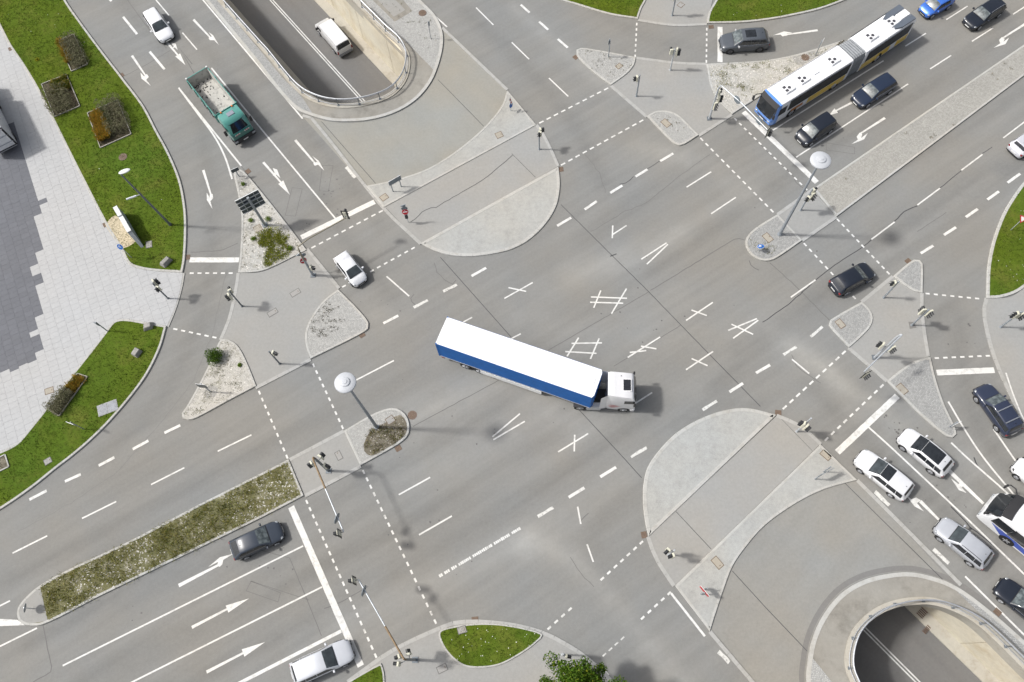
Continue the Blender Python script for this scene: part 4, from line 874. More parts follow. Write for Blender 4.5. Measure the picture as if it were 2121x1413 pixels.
car('grey SUV with dark sunroof in the top turning lane', (1490.5, 91), -177.0, 5.0, 1.98, 1.70, (.075, .085, .10), 'suv', sun=(.15, .62, .62), rimd=True, chromeline=True, mirrors=solid('mirror_silver', (.7, .71, .72), .3, .6), bump=True)
car('dark blue estate car with chrome trim right beside the articulated bus', (1771.6, 212.8), -147.0, 4.75, 1.82, 1.46, NAVY, 'wagon', chromeline=True)
car('black compact people carrier at the stop line beside the articulated bus', (1655.7, 291.8), -145.5, 4.10, 1.78, 1.58, BLK, 'mpv')
car('bright blue small car behind the articulated bus at the top edge', (1910.7, 27), -149.0, 3.60, 1.64, 1.46, (.05, .17, .62), 'small')
car('black estate car with silver roof rails at the top right corner', (2004, 52), -146.0, 4.60, 1.82, 1.46, BLK, 'wagon', rails=CHROME)
car('silver estate car leaving at the right edge', (2170, 268), 33.5, 4.60, 1.82, 1.46, (.60, .61, .66), 'wagon')
car('black hatchback driving over the crossing east of the junction', (1804, 556.6), 28.5, 4.20, 1.78, 1.44, BLK, 'hatch')
car('dark blue estate car with roof bars at the right-hand stop line', (2030, 800), 113.5, 4.55, 1.80, 1.52, (.026, .034, .062), 'wagon', bars=True)
car('white hatchback with full-length dark glass roof beside the cobbled wedge', (1867, 898), 134.0, 4.50, 1.84, 1.50, WHITEP, 'suv', sun=(.0, .80, .86), glass=GLASSD, rimd=False)
car('white car with dark front roof at the southeast stop line', (1777, 943), 136.5, 4.80, 1.86, 1.52, WHITEP, 'wagon', sun=(.0, .36, .86), glass=GLASS)
car('silver ribbed-roof SUV beside the white and blue coach', (1942, 1084), 135.5, 4.45, 1.82, 1.66, SILV, 'suv', rails=BLACK, glass=GLASS)
car('black saloon car at the lower right edge above the underpass', (2067, 1209), 136.5, 4.70, 1.84, 1.45, BLK, 'sedan', chromeline=True)
car('white car with dark front, cut off by the right edge', (2103, 958), 133.0, 4.20, 1.78, 1.50, WHITEP, 'hatch', lights=BLACK)

# --- articulated lorry turning in the middle of the junction
def lorry():
    hd = R(-20.95); q = [G(925.3, 655.4, 4.0), G(902, 712, 4.0), G(1227.8, 827.4, 4.0), G(1251, 764.5, 4.0)]
    rear = (q[0]+q[1])/2; fr = (q[2]+q[3])/2; L = (fr-rear).length; hd = math.atan2(fr.y-rear.y, fr.x-rear.x); W = 2.60
    BLUE = solid('tarpaulin_blue', (.008, .115, .40), .55, var=.10, scale=1.5, spec=.25); ROOFW = solid('tarpaulin_white', (.80, .81, .82), .6, var=.02, scale=1.0); ALU = solid('aluminium', (.60, .61, .62), .4, .5)
    CHS = solid('chassis_dark', (.03, .03, .033), .7)
    c = (rear+fr)/2
    root = thing('articulated_lorry', 'articulated lorry with white roof and blue curtain trailer turning mid-junction', 'lorry', (c.x, c.y, 0), hd)
    x0, x1 = -L/2, L/2; h = W/2; cut = .28
    rp = [(x0, -h), (x1-cut*.5, -h), (x1, -h+cut), (x1, h-cut), (x1-cut*.5, h), (x0, h)]
    MB().prism(rp, 1.18, 3.965).build('trailer_curtain', BLUE, root)
    rf = MB(); n = 27
    for k in range(n-1):
        a, b = lerp(x0+.01, x1-.35, k/(n-1)), lerp(x0+.01, x1-.35, (k+1)/(n-1)); z = 3.985+.012*(k % 2)
        rf.add([(a, -h+.02, 3.97), (b, -h+.02, 3.97), (b, 0, z+.03), (a, 0, z+.03), (b, h-.02, 3.97), (a, h-.02, 3.97)], [(0, 1, 2, 3), (3, 2, 4, 5)])
    rf.flat([(x1-.36, -h+.02), (x1-cut*.5, -h+.02), (x1-.01, -h+cut), (x1-.01, h-cut), (x1-cut*.5, h-.02), (x1-.36, h-.02)], 3.985)
    rf.build('trailer_roof', ROOFW, root)
    for s in (-1, 1):
        MB().box((-.05, s*(h+.008), 1.24), (L-.25, .02, .09)).build('curtain_rail', ALU, root)
        MB().box((x0+.06, s*(h-.02), 2.6), (.12, .08, 2.8)).build('rear_post', BLUE, root)
        g = MB()
        for z in (.50, .74, .98): g.box((-.3, s*(h+.02), z), (5.6, .05, .20))
        g.build('side_guard', solid('guard_white', (.70, .71, .71), .45), root)
        MB().rbox((x0+.3, s*(h-.25), .75), (.3, .4, .2), .03).build('tail_light', LAMPR, root)
        b = MB()
        for k in range(30): b.box((lerp(x0+.4, x1-.5, k/29), s*(h+.012), 1.17), (.04, .02, .12))
        b.build('curtain_buckles', CHS, root)
    MB().box((-.2, 0, .98), (L-.6, 1.0, .32)).build('chassis', CHS, root)
    wheel_parts(root, [(x0+dx, s*(h-.22)) for dx in (2.4, 3.72, 5.04) for s in (-1, 1)], .50, .38)
    for dx in (2.4, 3.72, 5.04):
        for s in (-1, 1): MB().cyl((x0+dx, s*(h-.44), .55), (x0+dx, s*(h-.10), .55), .56, n=18).build('mudguard', CHS, root)
    # tractor: own heading
    ct = G(1288, 802, 3.0); dh = R(-2.5)-hd; off = ct-c; lx = off.x*math.cos(-hd)-off.y*math.sin(-hd); ly = off.x*math.sin(-hd)+off.y*math.cos(-hd)
    CW, CL, CH = 2.48, 2.35, 3.75; wh = WHP = paint((.82, .82, .83), 'cab_white', 0)
    rows = []
    sec = [(CL/2+.02, .44, .95, 2.3), (CL/2+.06, .47, .55, 2.45), (CL/2-.02, .485, .50, 2.60), (CL/2-.22, .49, .5, 3.30), (CL/2-.42, .485, .5, 3.46), (CL/2-1.1, .485, .5, 3.60), (-CL/2+.55, .475, .5, 3.80), (-CL/2+.18, .455, .5, 3.92), (-CL/2, .43, .6, 3.86)]
    for x, w, zl, zt in sec:
        y = w*CW; half = [(y*.97, zl), (y*1.02, lerp(zl, zt, .3)), (y*1.02, lerp(zl, zt, .62)), (y*.985, lerp(zl, zt, .88)), (y*.90, zt-.05), (y*.6, zt)]
        rows.append([(x, -a, b) for a, b in half]+[(x, 0, zt+.015)]+[(x, a, b) for a, b in reversed(half)])
    mb = MB().grid(rows); n = len(rows[0]); mb.add(rows[0], [tuple(range(n))]); mb.add(rows[-1], [tuple(range(n-1, -1, -1))])
    cabo = mb.build('tractor_cab', wh, root, True, (lx, ly, 0), dh)
    def part(nm, mb, mat, sm=False): return mb.build(nm, mat, cabo, sm)
    part('roof_hatch', MB().rbox((.38, 0, 3.585), (.62, .95, .06), .03), GLASSD)
    part('roof_hatch_frame', MB().rbox((.38, 0, 3.56), (.74, 1.08, .05), .03), wh)
    rows = []
    for k in range(6): s = k/5; rows.append([(lerp(CL/2+.065, CL/2-.20, s)+.012-.05*abs(v)**3, v*lerp(.93, .88, s)*CW*.48, lerp(2.46, 3.28, s)) for v in (-1, -.6, -.2, .2, .6, 1)])
    part('windscreen', MB().grid(rows), GLASSD, 'all')
    for s in (-1, 1):
        part('side_window', MB().box((CL/2-.52, s*CW*.492, 2.62), (.85, .03, .62)), GLASSD)
        part('mirror', MB().rbox((CL/2-.10, s*(CW/2+.14), 2.55), (.14, .20, .62), .04), BLACK)
        part('side_fairing', MB().add([(-CL/2, s*1.08, .6), (-CL/2-.55, s*1.22, .6), (-CL/2-.55, s*1.20, 3.5), (-CL/2, s*1.04, 3.85)], [(0, 1, 2, 3)]), wh)
        part('headlight', MB().rbox((CL/2+.03, s*.95, .85), (.16, .38, .22), .04), LAMPW)
        part('fuel_tank', MB().rbox((-CL/2-1.0, s*.95, .62), (1.3, .55, .62), .1), ALU)
        st = MB()
        for k, (zz, xx) in enumerate(((1.9, -.3), (2.05, -.1), (1.75, -.5))): st.add([(-CL/2+.1, s*(CW*.498+.006), zz), (-CL/2+1.0+xx, s*(CW*.499+.006), zz-.35), (-CL/2+1.3+xx, s*(CW*.499+.006), zz-.55), (-CL/2+.9+xx, s*(CW*.499+.006), zz-.42)], [(0, 1, 2, 3)])
        part('red_stripe', st, solid('stripe_red', (.5, .02, .03), .4))
    part('air_horns', MB().cyl((-.62, -.35, 3.72), (-.62, -.35, 3.80), .03).cyl((-.1, .75, 3.62), (-.1, .75, 3.68), .04), BLACK)
    part('tractor_chassis', MB().box((-CL/2-1.4, 0, .82), (3.6, .95, .28)).box((-CL/2-1.9, 0, 1.02), (.9, .9, .12)), CHS)
    part('front_bumper', MB().rbox((CL/2-.10, 0, .55), (.42, CW, .42), .08), wh)
    ca, sa = math.cos(dh), math.sin(dh)
    def loc(x, y): return (lx+x*ca-y*sa, ly+x*sa+y*ca)
    spots = [loc(.35, s*1.03) for s in (-1, 1)]+[loc(-CL/2-2.15, s*1.0) for s in (-1, 1)]
    tm = MB().cyl((0, -.17, 0), (0, .17, 0), .50, n=20).mesh('wheel', TYRE); rm = MB().cyl((0, .17, 0), (0, .185, 0), .32, .30, 18).cyl((0, .17, 0), (0, .24, 0), .13, .11, 12).mesh('rim', RIM)
    for k, (x, y) in enumerate(spots):
        w = bpy.data.objects.new('wheel', tm); COL.objects.link(w); w.parent = root; w.location = (x, y, .5); w.rotation_euler[2] = dh+(math.pi if k % 2 == 0 else 0)
        q = bpy.data.objects.new('rim', rm); COL.objects.link(q); q.parent = w
    for s in (-1, 1): x, y = loc(-CL/2-2.15, s*.98); MB().box((0, 0, 1.04), (1.15, .5, .06)).build('mudguard', CHS, root, False, (x, y, 0), dh)
lorry()

# --- articulated city bus
def bus():
    ZR = 3.02
    F = [G(1734, 92, ZR), G(1770, 125, ZR), G(1617, 219, ZR), G(1586.7, 185, ZR)]; B = [G(1862, 10, ZR), G(1897.7, 39.6, ZR), G(1795.7, 111, ZR), G(1759, 76, ZR)]
    fc, rc = (F[2]+F[3])/2, (F[0]+F[1])/2; hd = math.atan2(fc.y-rc.y, fc.x-rc.x); u = Vector((math.cos(hd), math.sin(hd)))
    jb, rb = (B[2]+B[3])/2, (B[0]+B[1])/2; hr = math.atan2(jb.y-rb.y, jb.x-rb.x)
    root = thing('articulated_bus', 'white-roofed articulated city bus with yellow and blue sides waiting at the upper right', 'bus', (rc.x, rc.y, 0), hd)
    LF = (fc-rc).length+.55; W = 2.50; h = W/2
    BW = paint((.80, .81, .83), 'bus_white', 0); BB = paint((.10, .26, .68), 'bus_blue', 0); YEL = paint((.72, .47, .02), 'bus_yellow', 0); GREY = solid('bus_bellows', (.24, .255, .27), .55, .2, var=.12)
    VENT = solid('vent_dark', (.06, .06, .07), .6); SHI = solid('roof_shield', (.11, .13, .16), .4)
    def section(x0, x1, par, first):
        pts = [(-h+.02, .32), (-h, .6), (-h, 2.2), (-h+.04, 2.75), (-h+.14, 2.96), (-h+.4, 3.02), (0, 3.05)]
        ring = pts+[(-a, b) for a, b in reversed(pts[:-1])]
        mb = MB().grid([[(x, a, b) for a, b in ring] for x in (x0, x1)]); n = len(ring); r = [(x0, a, b) for a, b in ring]; mb.add(r, [tuple(range(n-1, -1, -1))]); r = [(x1, a, b) for a, b in ring]; mb.add(r, [tuple(range(n))])
        return mb.build('front_section' if first else 'rear_section', BW, root, True)
    front = section(0, LF-.7, root, True)
    def P(nm, mb, mat, par, sm=False): return mb.build(nm, mat, par, sm)
    # front face: blue nose with raked windscreen
    rows = []
    for x, w, zl, zt in [(LF-.72, 1.0, .30, 3.0), (LF-.45, 1.0, .30, 2.98), (LF-.22, .97, .30, 2.86), (LF-.05, .91, .32, 2.0), (LF+.06, .84, .34, 1.15), (LF+.06, .80, .38, .9)]:
        y = w*h; half = [(y*.98, zl), (y, lerp(zl, zt, .4)), (y*.99, lerp(zl, zt, .8)), (y*.93, zt-.04)]
        rows.append([(x, -a, b) for a, b in half]+[(x, 0, zt)]+[(x, a, b) for a, b in reversed(half)])
    mb = MB().grid(rows); n = len(rows[0]); mb.add(rows[-1], [tuple(range(n))]); P('nose', mb, BB, front, True)
    rows = [[(lerp(LF+.075, LF-.14, s)+.09-.07*abs(v)**3, v*h*lerp(.80, .90, s), lerp(1.15, 2.62, s)) for v in (-1, -.66, -.33, 0, .33, .66, 1)] for s in (0, .25, .5, .75, 1)]
    P('windscreen', MB().grid(rows), GLASSD, front, 'all')
    rows = [[(lerp(LF-.10, LF-.42, s)+.08-.06*abs(v)**2.5, v*h*.90, lerp(2.64, 3.06, s)) for v in (-1, -.5, 0, .5, 1)] for s in (0, .5, 1)]
    P('destination_display', MB().grid(rows), BLACK, front, 'all')
    P('grille', MB().rbox((LF+.07, 0, .62), (.06, 1.3, .14), .02), BLACK, front); P('licence_plate', MB().box((LF+.10, 0, .45), (.02, .52, .11)), PLATE, front)
    for s in (-1, 1):
        P('headlight', MB().blob((LF+.02, s*.86, .72), (.12, .18, .11), 1, 0), LAMPW, front, 'all'); P('mirror', MB().tube([(LF-.15, s*1.1, 2.75), (LF+.25, s*1.35, 2.72), (LF+.42, s*1.42, 2.5)], .05, 6).rbox((LF+.42, s*1.44, 2.25), (.14, .24, .5), .04), BLACK, front)
        P('driver_window', MB().box((LF-1.0, s*(h+.004), 1.95), (.95, .02, 1.0)), GLASSD, front)
        for k in range(6):
            x = .25+k*(LF-2.0)/6; P('window', MB().box((x+(LF-2.0)/12, s*(h+.003), 2.10), ((LF-2.0)/6-.02, .02, 1.42)), GLASSD, front)
        for k, (xa, xb) in enumerate(((.4, 3.2), (3.2, 5.2), (6.1, 8.0), (.0, .4))):
            if xb > LF-.9: xb = LF-.9
            if s < 0 or k < 2: P('yellow_panel', MB().box(((xa+xb)/2, s*(h+.006), .90), (xb-xa, .02, .82)), YEL, front)
        P('lettering_band', MB().box((6.6, s*(h+.012), .98), (1.5, .02, .34)), solid('bus_orange', (.42, .16, .03), .5), front)
        P('gutter', MB().box((LF/2-.4, s*(h-.10), 2.98), (LF-1.0, .05, .06)), solid('gutter_grey', (.5, .5, .52), .5), front)
    def pod(x, par, sc=1.0):
        o = P('roof_unit', MB().rbox((x, 0, 3.11), (1.25, 1.05, .20), .10), BW, par)
        MB().box((x+.30, .24, 3.222), (.30, .26, .02)).build('vent', VENT, par); MB().box((x+.30, -.20, 3.222), (.30, .26, .02)).build('vent', VENT, par)
        MB().cyl((x-.10, .08, 3.20), (x-.10, .08, 3.235), .16, n=16).build('vent', VENT, par)
    pod(LF-2.3, front); pod(LF-4.2, front); pod(1.7, front); P('roof_hatch', MB().rbox((4.0, -.05, 3.07), (.75, .75, .10), .03), BW, front)
    # rear section in its own heading, hinged at the joint
    off = jb-rc; c, s_ = math.cos(-hd), math.sin(-hd); lx, ly = off.x*c-off.y*s_, off.x*s_+off.y*c; dh = hr-hd; LR = (jb-rb).length
    rear = section(-LR, 0, root, False); rear.location = (lx, ly, 0); rear.rotation_euler[2] = dh
    for s in (-1, 1):
        for k in range(4): x = -LR+.3+k*(LR-.7)/4; P('window', MB().box((x+(LR-.7)/8, s*(h+.003), 2.10), ((LR-.7)/4-.02, .02, 1.42)), GLASSD, rear)
        for xa, xb in ((-1.9, -.1), (-4.1, -1.9), (-6.6, -5.0)): P('yellow_panel', MB().box(((xa+xb)/2, s*(h+.006), .90), (xb-xa, .02, .82)), YEL, rear)
        P('roof_shield', MB().prism(ccw([(-LR+.05, s*.50), (-LR+.05, s*1.12), (-LR+1.9, s*1.08), (-LR+2.6, s*.80), (-LR+2.4, s*.48), (-LR+1.6, s*.42)]), 3.0, 3.16), SHI, rear)
        P('tail_light', MB().box((-LR-.01, s*1.05, 1.1), (.03, .2, .5)), LAMPR, rear)
    P('tail_panel', MB().box((-LR-.02, 0, 1.55), (.06, W*.96, 2.5)), BB, rear); P('roof_box', MB().rbox((-LR+.7, 0, 3.1), (1.3, .8, .16), .05), BW, rear)
    pod(-1.7, rear); pod(-4.6, rear)
    # bellows
    mb = MB(); n = 12; J = Vector((lx, ly))
    ring = [(-1.12, .4), (-1.14, 2.5), (-1.02, 2.92), (-.8, 3.0), (0, 3.02), (.8, 3.0), (1.02, 2.92), (1.14, 2.5), (1.12, .4)]; rows = []
    for k in range(n+1):
        t = k/n; x, y, a = lerp(0, lx, t), lerp(0, ly, t), lerp(0, dh, t); g = 1.0 if k % 2 else 1.045
        rows.append([(x-b*g*math.sin(a), y+b*g*math.cos(a), z*(1 if z < 1 else (g-1)*.4+1)) for b, z in ring])
    mb.grid(rows); mb.build('bellows', GREY, root)
    spots = [(LF-2.6, s*(h-.16)) for s in (-1, 1)]+[(1.6, s*(h-.16)) for s in (-1, 1)]
    spots += [(lx+(-2.6)*math.cos(dh)-s*(h-.16)*math.sin(dh), ly+(-2.6)*math.sin(dh)+s*(h-.16)*math.cos(dh)) for s in (-1, 1)]
    wheel_parts(root, spots, .48, .33)
    for k, (x, y) in enumerate(spots):
        s = -1 if k % 2 == 0 else 1; MB().cyl((x, y-s*.1, .52), (x, y+s*.172, .52), .60, n=20).build('wheel_arch', ARCH, root)
bus()

# --- tipper lorry
def tipper():
    q = [G(429, 138, 2.6), G(384.8, 166, 2.6), G(447.8, 241.7, 2.6), G(488.8, 214, 2.6)]; rear = (q[0]+q[1])/2; fr = (q[2]+q[3])/2
    hd = math.atan2(fr.y-rear.y, fr.x-rear.x); W = 2.45; BL = (fr-rear).length; root = thing('tipper_lorry', 'teal tipper lorry with an empty open bed on the upper left approach', 'lorry', (fr.x, fr.y, 0), hd)
    TEAL = paint((.075, .27, .235), 'lorry_teal', 0); TEALD = paint((.02, .13, .11), 'lorry_green', 0); BED = surface('bed_steel', (.46, .45, .42), big=.2, fine=.1, stain=((.10, .10, .10), .6, 2.4)); CHS = solid('chassis_dark', (.03, .03, .033), .7)
    h = W/2; zb, zt = 1.45, 2.6; th = .07
    MB().box((-BL/2, 0, zb), (BL, W, .10)).build('bed_floor', BED, root)
    for s in (-1, 1):
        MB().add([(-BL, s*h, zb), (0, s*h, zb), (0, s*h, zt), (-BL, s*h, zt), (-BL, s*(h-th), zt), (0, s*(h-th), zt), (0, s*(h-th-.10), zb+.05), (-BL, s*(h-th-.10), zb+.05)], [(0, 1, 2, 3), (3, 2, 5, 4)]).build('bed_side', TEAL, root)
        MB().add([(-BL, s*(h-th), zt), (0, s*(h-th), zt), (0, s*(h-th-.10), zb+.055), (-BL, s*(h-th-.10), zb+.055)], [(0, 1, 2, 3)]).build('bed_lining', BED, root)
        for k in range(5): MB().box((-BL+.25+k*(BL-.5)/4, s*(h+.03), (zb+zt)/2), (.10, .07, zt-zb)).build('bed_rib', TEAL, root)
        MB().box((-BL+.02, s*(h-.06), zt+.06), (.16, .16, .14)).build('tailgate_hinge', solid('hinge_white', (.6, .62, .62), .5), root)
    MB().box((-BL-.04, 0, (zb+zt)/2), (.08, W, zt-zb)).build('tailgate', TEAL, root); MB().add([(-BL+.01, -h+.1, zt-.02), (-BL+.01, h-.1, zt-.02), (-BL+.16, h-.15, zb+.06), (-BL+.16, -h+.15, zb+.06)], [(0, 1, 2, 3)]).build('tailgate_lining', BED, root)
    MB().box((.03, 0, (zb+zt)/2+.1), (.06, W, zt-zb+.2)).build('headboard', TEAL, root)
    deb = MB(); rr = random.Random(4)
    for k in range(70):
        x = -BL+.3+rr.random()**1.6*(BL-.6); y = (h-.25)*(-1+2*rr.random()**.55)*-1 if rr.random() < .7 else rr.uniform(-h+.3, h-.3)
        deb.blob((x, y, zb+.07), (rr.uniform(.03, .12), rr.uniform(.02, .08), .03), k, .4, 4, 6)
    o = deb.build('debris', solid('debris_dark', (.035, .033, .03), .9), root); o['kind'] = 'stuff'
    # cab
    CL = 2.15; cx = .18; rows = []
    for x, w, zl, zt2 in [(cx, .94, .9, 2.78), (cx+.15, .97, .8, 2.90), (cx+.9, .98, .7, 2.92), (cx+1.35, .975, .7, 2.84), (cx+1.62, .95, .7, 2.55), (cx+1.98, .92, .7, 1.72), (cx+2.14, .90, .62, 1.45), (cx+2.16, .86, .6, 1.1)]:
        y = w*h; half = [(y*.99, zl), (y, lerp(zl, zt2, .5)), (y*.985, lerp(zl, zt2, .85)), (y*.90, zt2-.03), (y*.5, zt2)]
        rows.append([(x, -a, b) for a, b in half]+[(x, 0, zt2+.02)]+[(x, a, b) for a, b in reversed(half)])
    mb = MB().grid(rows); n = len(rows[0]); mb.add(rows[0], [tuple(range(n))]); mb.add(rows[-1], [tuple(range(n-1, -1, -1))]); cab = mb.build('cab', TEAL, root, True)
    MB().rbox((cx+.75, .05, 2.95), (.50, .72, .06), .02).build('roof_hatch', solid('hatch_grey', (.22, .24, .29), .5), cab)
    rows = [[(lerp(cx+2.01, cx+1.60, s)+.02-.09*abs(v)**3, v*h*lerp(.86, .84, s), lerp(1.72, 2.60, s)) for v in (-1, -.6, -.2, .2, .6, 1)] for s in (0, .33, .66, 1)]
    MB().grid(rows).build('windscreen', GLASSD, cab, 'all')
    MB().rbox((cx+2.13, 0, 1.32), (.10, W*.86, .66), .03).build('front_panel', TEALD, cab)
    MB().rbox((cx+2.12, 0, .72), (.30, W*.98, .55), .06).build('bumper', CHS, cab); MB().box((cx+2.29, 0, .62), (.02, .52, .11)).build('licence_plate', PLATE, cab)
    RED = solid('warning_red', (.55, .02, .02), .5); WHI = solid('warning_white', (.75, .75, .75), .5)
    for s in (-1, 1):
        for k in range(5): MB().add([(cx+2.195, s*.55+(k-2.5)*.11, 1.50), (cx+2.195, s*.55+(k-1.5)*.11, 1.50), (cx+2.195, s*.55+(k-1.5)*.11-.06*s, 1.62), (cx+2.195, s*.55+(k-2.5)*.11-.06*s, 1.62)], [(0, 1, 2, 3)]).build('warning_stripe', RED if k % 2 else WHI, cab)
        MB().rbox((cx+2.24, s*.98, .80), (.12, .36, .20), .04).build('headlight', LAMPW, cab); MB().rbox((cx+1.75, s*(h+.20), 2.05), (.16, .26, .65), .04).build('mirror', BLACK, cab)
        MB().box((cx+1.2, s*(h-.005), 2.15), (.85, .03, .6)).build('side_window', GLASSD, cab); MB().cyl((cx+.12, s*.62, 2.88), (cx+.12, s*.62, 3.04), .075, n=10).build('beacon', solid('beacon_orange', (.65, .16, .02), .3), cab)
    MB().box((-BL/2+.6, 0, 1.0), (BL+2.4, 1.0, .35)).build('chassis', CHS, root)
    wheel_parts(root, [(x, s*(h-.2)) for x in (cx+1.15, -2.6, -3.95) for s in (-1, 1)], .50, .32)
tipper()

# --- white panel van in the underpass
def van():
    q = [G(696, 94.4, ZF+1.97), G(721, 79.8, ZF+1.97), G(682, 34, ZF+1.97), G(659, 50, ZF+1.97)]; rear = (q[0]+q[1])/2; fr = (q[2]+q[3])/2
    hd = math.atan2(fr.y-rear.y, fr.x-rear.x); W = 1.94; L = 5.35; h = W/2
    root = thing('panel_van', 'white panel van driving away in the sunken underpass lane', 'van', (rear.x, rear.y, ZF), hd); wp = paint(WHITEP)
    rows = []
    for x, w, zl, zt in [(-.16, .94, .32, 1.15), (-.10, .97, .28, 1.50), (.0, .95, .25, 1.93), (.3, .955, .25, 1.99), (2.2, .96, .25, 2.0), (3.55, .96, .25, 1.97), (3.85, .95, .25, 1.86), (4.45, .965, .25, 1.22), (4.95, .95, .25, 1.05), (5.15, .86, .3, .85), (5.2, .72, .34, .6)]:
        y = w*h; half = [(y*.97, zl), (y*1.02, lerp(zl, zt, .35)), (y*1.01, lerp(zl, zt, .6)), (y*.95, lerp(zl, zt, .88)), (y*.86, zt-.02), (y*.5, zt)]
        rows.append([(x, -a, b) for a, b in half]+[(x, 0, zt+.012)]+[(x, a, b) for a, b in reversed(half)])
    mb = MB().grid(rows); n = len(rows[0]); mb.add(rows[0], [tuple(range(n))]); mb.add(rows[-1], [tuple(range(n-1, -1, -1))]); mb.build('body', wp, root, True)
    MB().add([(-.075, -.74, 1.88), (-.075, .74, 1.88), (-.155, .80, 1.28), (-.155, -.80, 1.28)], [(0, 1, 2, 3)]).build('rear_window', GLASSD, root)
    rows = [[(lerp(4.42, 3.86, s)+.02-.06*abs(v)**3, v*h*.84, lerp(1.26, 1.85, s)+.012) for v in (-1, -.5, 0, .5, 1)] for s in (0, .5, 1)]; MB().grid(rows).build('windscreen', GLASSD, root, 'all')
    MB().rbox((-.2, 0, .45), (.16, W*.9, .26), .05).build('rear_bumper', solid('bumper_grey', (.25, .26, .28), .6), root); MB().box((-.22, 0, .80), (.02, .52, .11)).build('licence_plate', PLATE, root)
    for s in (-1, 1):
        MB().box((3.75, s*(h*.985), 1.42), (.75, .03, .42)).build('side_window', GLASSD, root); MB().rbox((4.05, s*(h+.14), 1.30), (.16, .26, .26), .04).build('mirror', BLACK, root)
        MB().rbox((-.14, s*.88, .88), (.12, .16, .42), .03).build('tail_light', LAMPR, root); MB().rbox((5.03, s*.72, .78), (.22, .3, .2), .04).build('headlight', LAMPW, root)
        MB().box((1.5, s*(h*1.012), .62), (3.2, .02, .10)).build('side_trim', BLACK, root)
    wheel_parts(root, [(x, s*(h-.10)) for x in (.95, 4.2) for s in (-1, 1)], .34, .22)
van()

# --- white and blue coach at the right edge
def coach():
    hd = R(135.5); W = 2.52; h = W/2; H = 3.35; f = G(2040, 1046, .5); u = Vector((math.cos(hd), math.sin(hd))); LB = 11.8; c = f
    root = thing('coach', 'white and blue coach cut off by the lower right edge', 'bus', (c.x, c.y, 0), hd); BW = paint((.80, .81, .83), 'bus_white', 0); BLU = paint((.01, .06, .42), 'coach_blue', 0); RED = solid('coach_red', (.55, .03, .05), .4)
    rows = []
    for x, w, zl, zt in [(0, .86, .45, 1.0), (-.04, .92, .35, 1.35), (-.30, .97, .30, 2.1), (-.75, .99, .30, 3.0), (-1.05, .99, .30, 3.24), (-1.8, 1.0, .30, H), (-LB+.6, 1.0, .3, H), (-LB+.1, .98, .35, H-.15), (-LB, .95, .45, 2.9)]:
        y = w*h; half = [(y*.98, zl), (y, lerp(zl, zt, .3)), (y, lerp(zl, zt, .65)), (y*.97, lerp(zl, zt, .9)), (y*.90, zt-.02), (y*.5, zt)]
        rows.append([(x, -a, b) for a, b in half]+[(x, 0, zt+.015)]+[(x, a, b) for a, b in reversed(half)])
    mb = MB().grid(rows); n = len(rows[0]); mb.add(rows[0], [tuple(range(n))]); mb.add(rows[-1], [tuple(range(n-1, -1, -1))]); mb.build('body', BW, root, True)
    rows = [[(lerp(-.10, -.72, s)+.13-.10*abs(v)**2.5, v*h*.90, lerp(1.45, 2.95, s)+.02) for v in (-1, -.66, -.33, 0, .33, .66, 1)] for s in (0, .25, .5, .75, 1)]; MB().grid(rows).build('windscreen', GLASSD, root, 'all')
    rows = [[(lerp(-.70, -1.35, s)+.10-.08*abs(v)**2.5, v*h*.90, lerp(2.99, 3.34, s)+.05) for v in (-1, -.5, 0, .5, 1)] for s in (0, .5, 1)]; MB().grid(rows).build('sun_strip', BLACK, root, 'all')
    for s in (-1, 1):
        for k in range(7): x = -.72-k*1.45; MB().box((x-.7, s*(h+.005), 2.12), (1.43, .02, 1.40 if k else 1.15)).build('window', GLASSD, root)
        MB().add([(-.85, s*(h+.008), 1.40), (-2.0, s*(h+.008), .62), (-6.5, s*(h+.008), .45), (-10, s*(h+.008), .40), (-10, s*(h+.008), 1.1), (-6.5, s*(h+.008), 1.0), (-3.0, s*(h+.008), 1.36)], [(0, 1, 2, 3, 4, 5, 6)]).build('blue_stripe', BLU, root)
        MB().add([(-4.6, s*(h+.012), .95), (-6.0, s*(h+.012), .72), (-9.5, s*(h+.012), .60), (-9.5, s*(h+.012), .85), (-6.5, s*(h+.012), .90)], [(0, 1, 2, 3, 4)]).build('red_stripe', RED, root)
        MB().tube([(-.7, s*1.15, 2.95), (-.35, s*1.42, 3.02), (.05, s*1.45, 2.95), (.15, s*1.42, 2.7)], .05, 6).rbox((.12, s*1.42, 2.45), (.14, .26, .5), .04).build('mirror', BLACK, root); MB().rbox((.0, s*.95, .75), (.16, .36, .22), .05).build('headlight', LAMPW, root)
    o = MB().rbox((-2.7, 0, H+.05), (1.5, 1.3, .14), .08).build('roof_unit', BW, root)
    for k in range(5): MB().box((-2.35, -.32+k*.16, H+.125), (.42, .05, .02)).build('vent', BLACK, root)
    MB().cyl((-2.85, 0, H+.11), (-2.85, 0, H+.14), .17, n=16).build('vent', BLACK, root); MB().rbox((-5.4, 0, H+.10), (2.6, 1.9, .25), .15).build('roof_unit', BW, root)
    wheel_parts(root, [(x, s*(h-.16)) for x in (-2.7, -8.6) for s in (-1, 1)], .49, .32)
    for x in (-2.7, -8.6):
        for s in (-1, 1): MB().cyl((x, s*(h-.3), .52), (x, s*(h+.016), .52), .60, n=20).build('wheel_arch', ARCH, root)
coach()

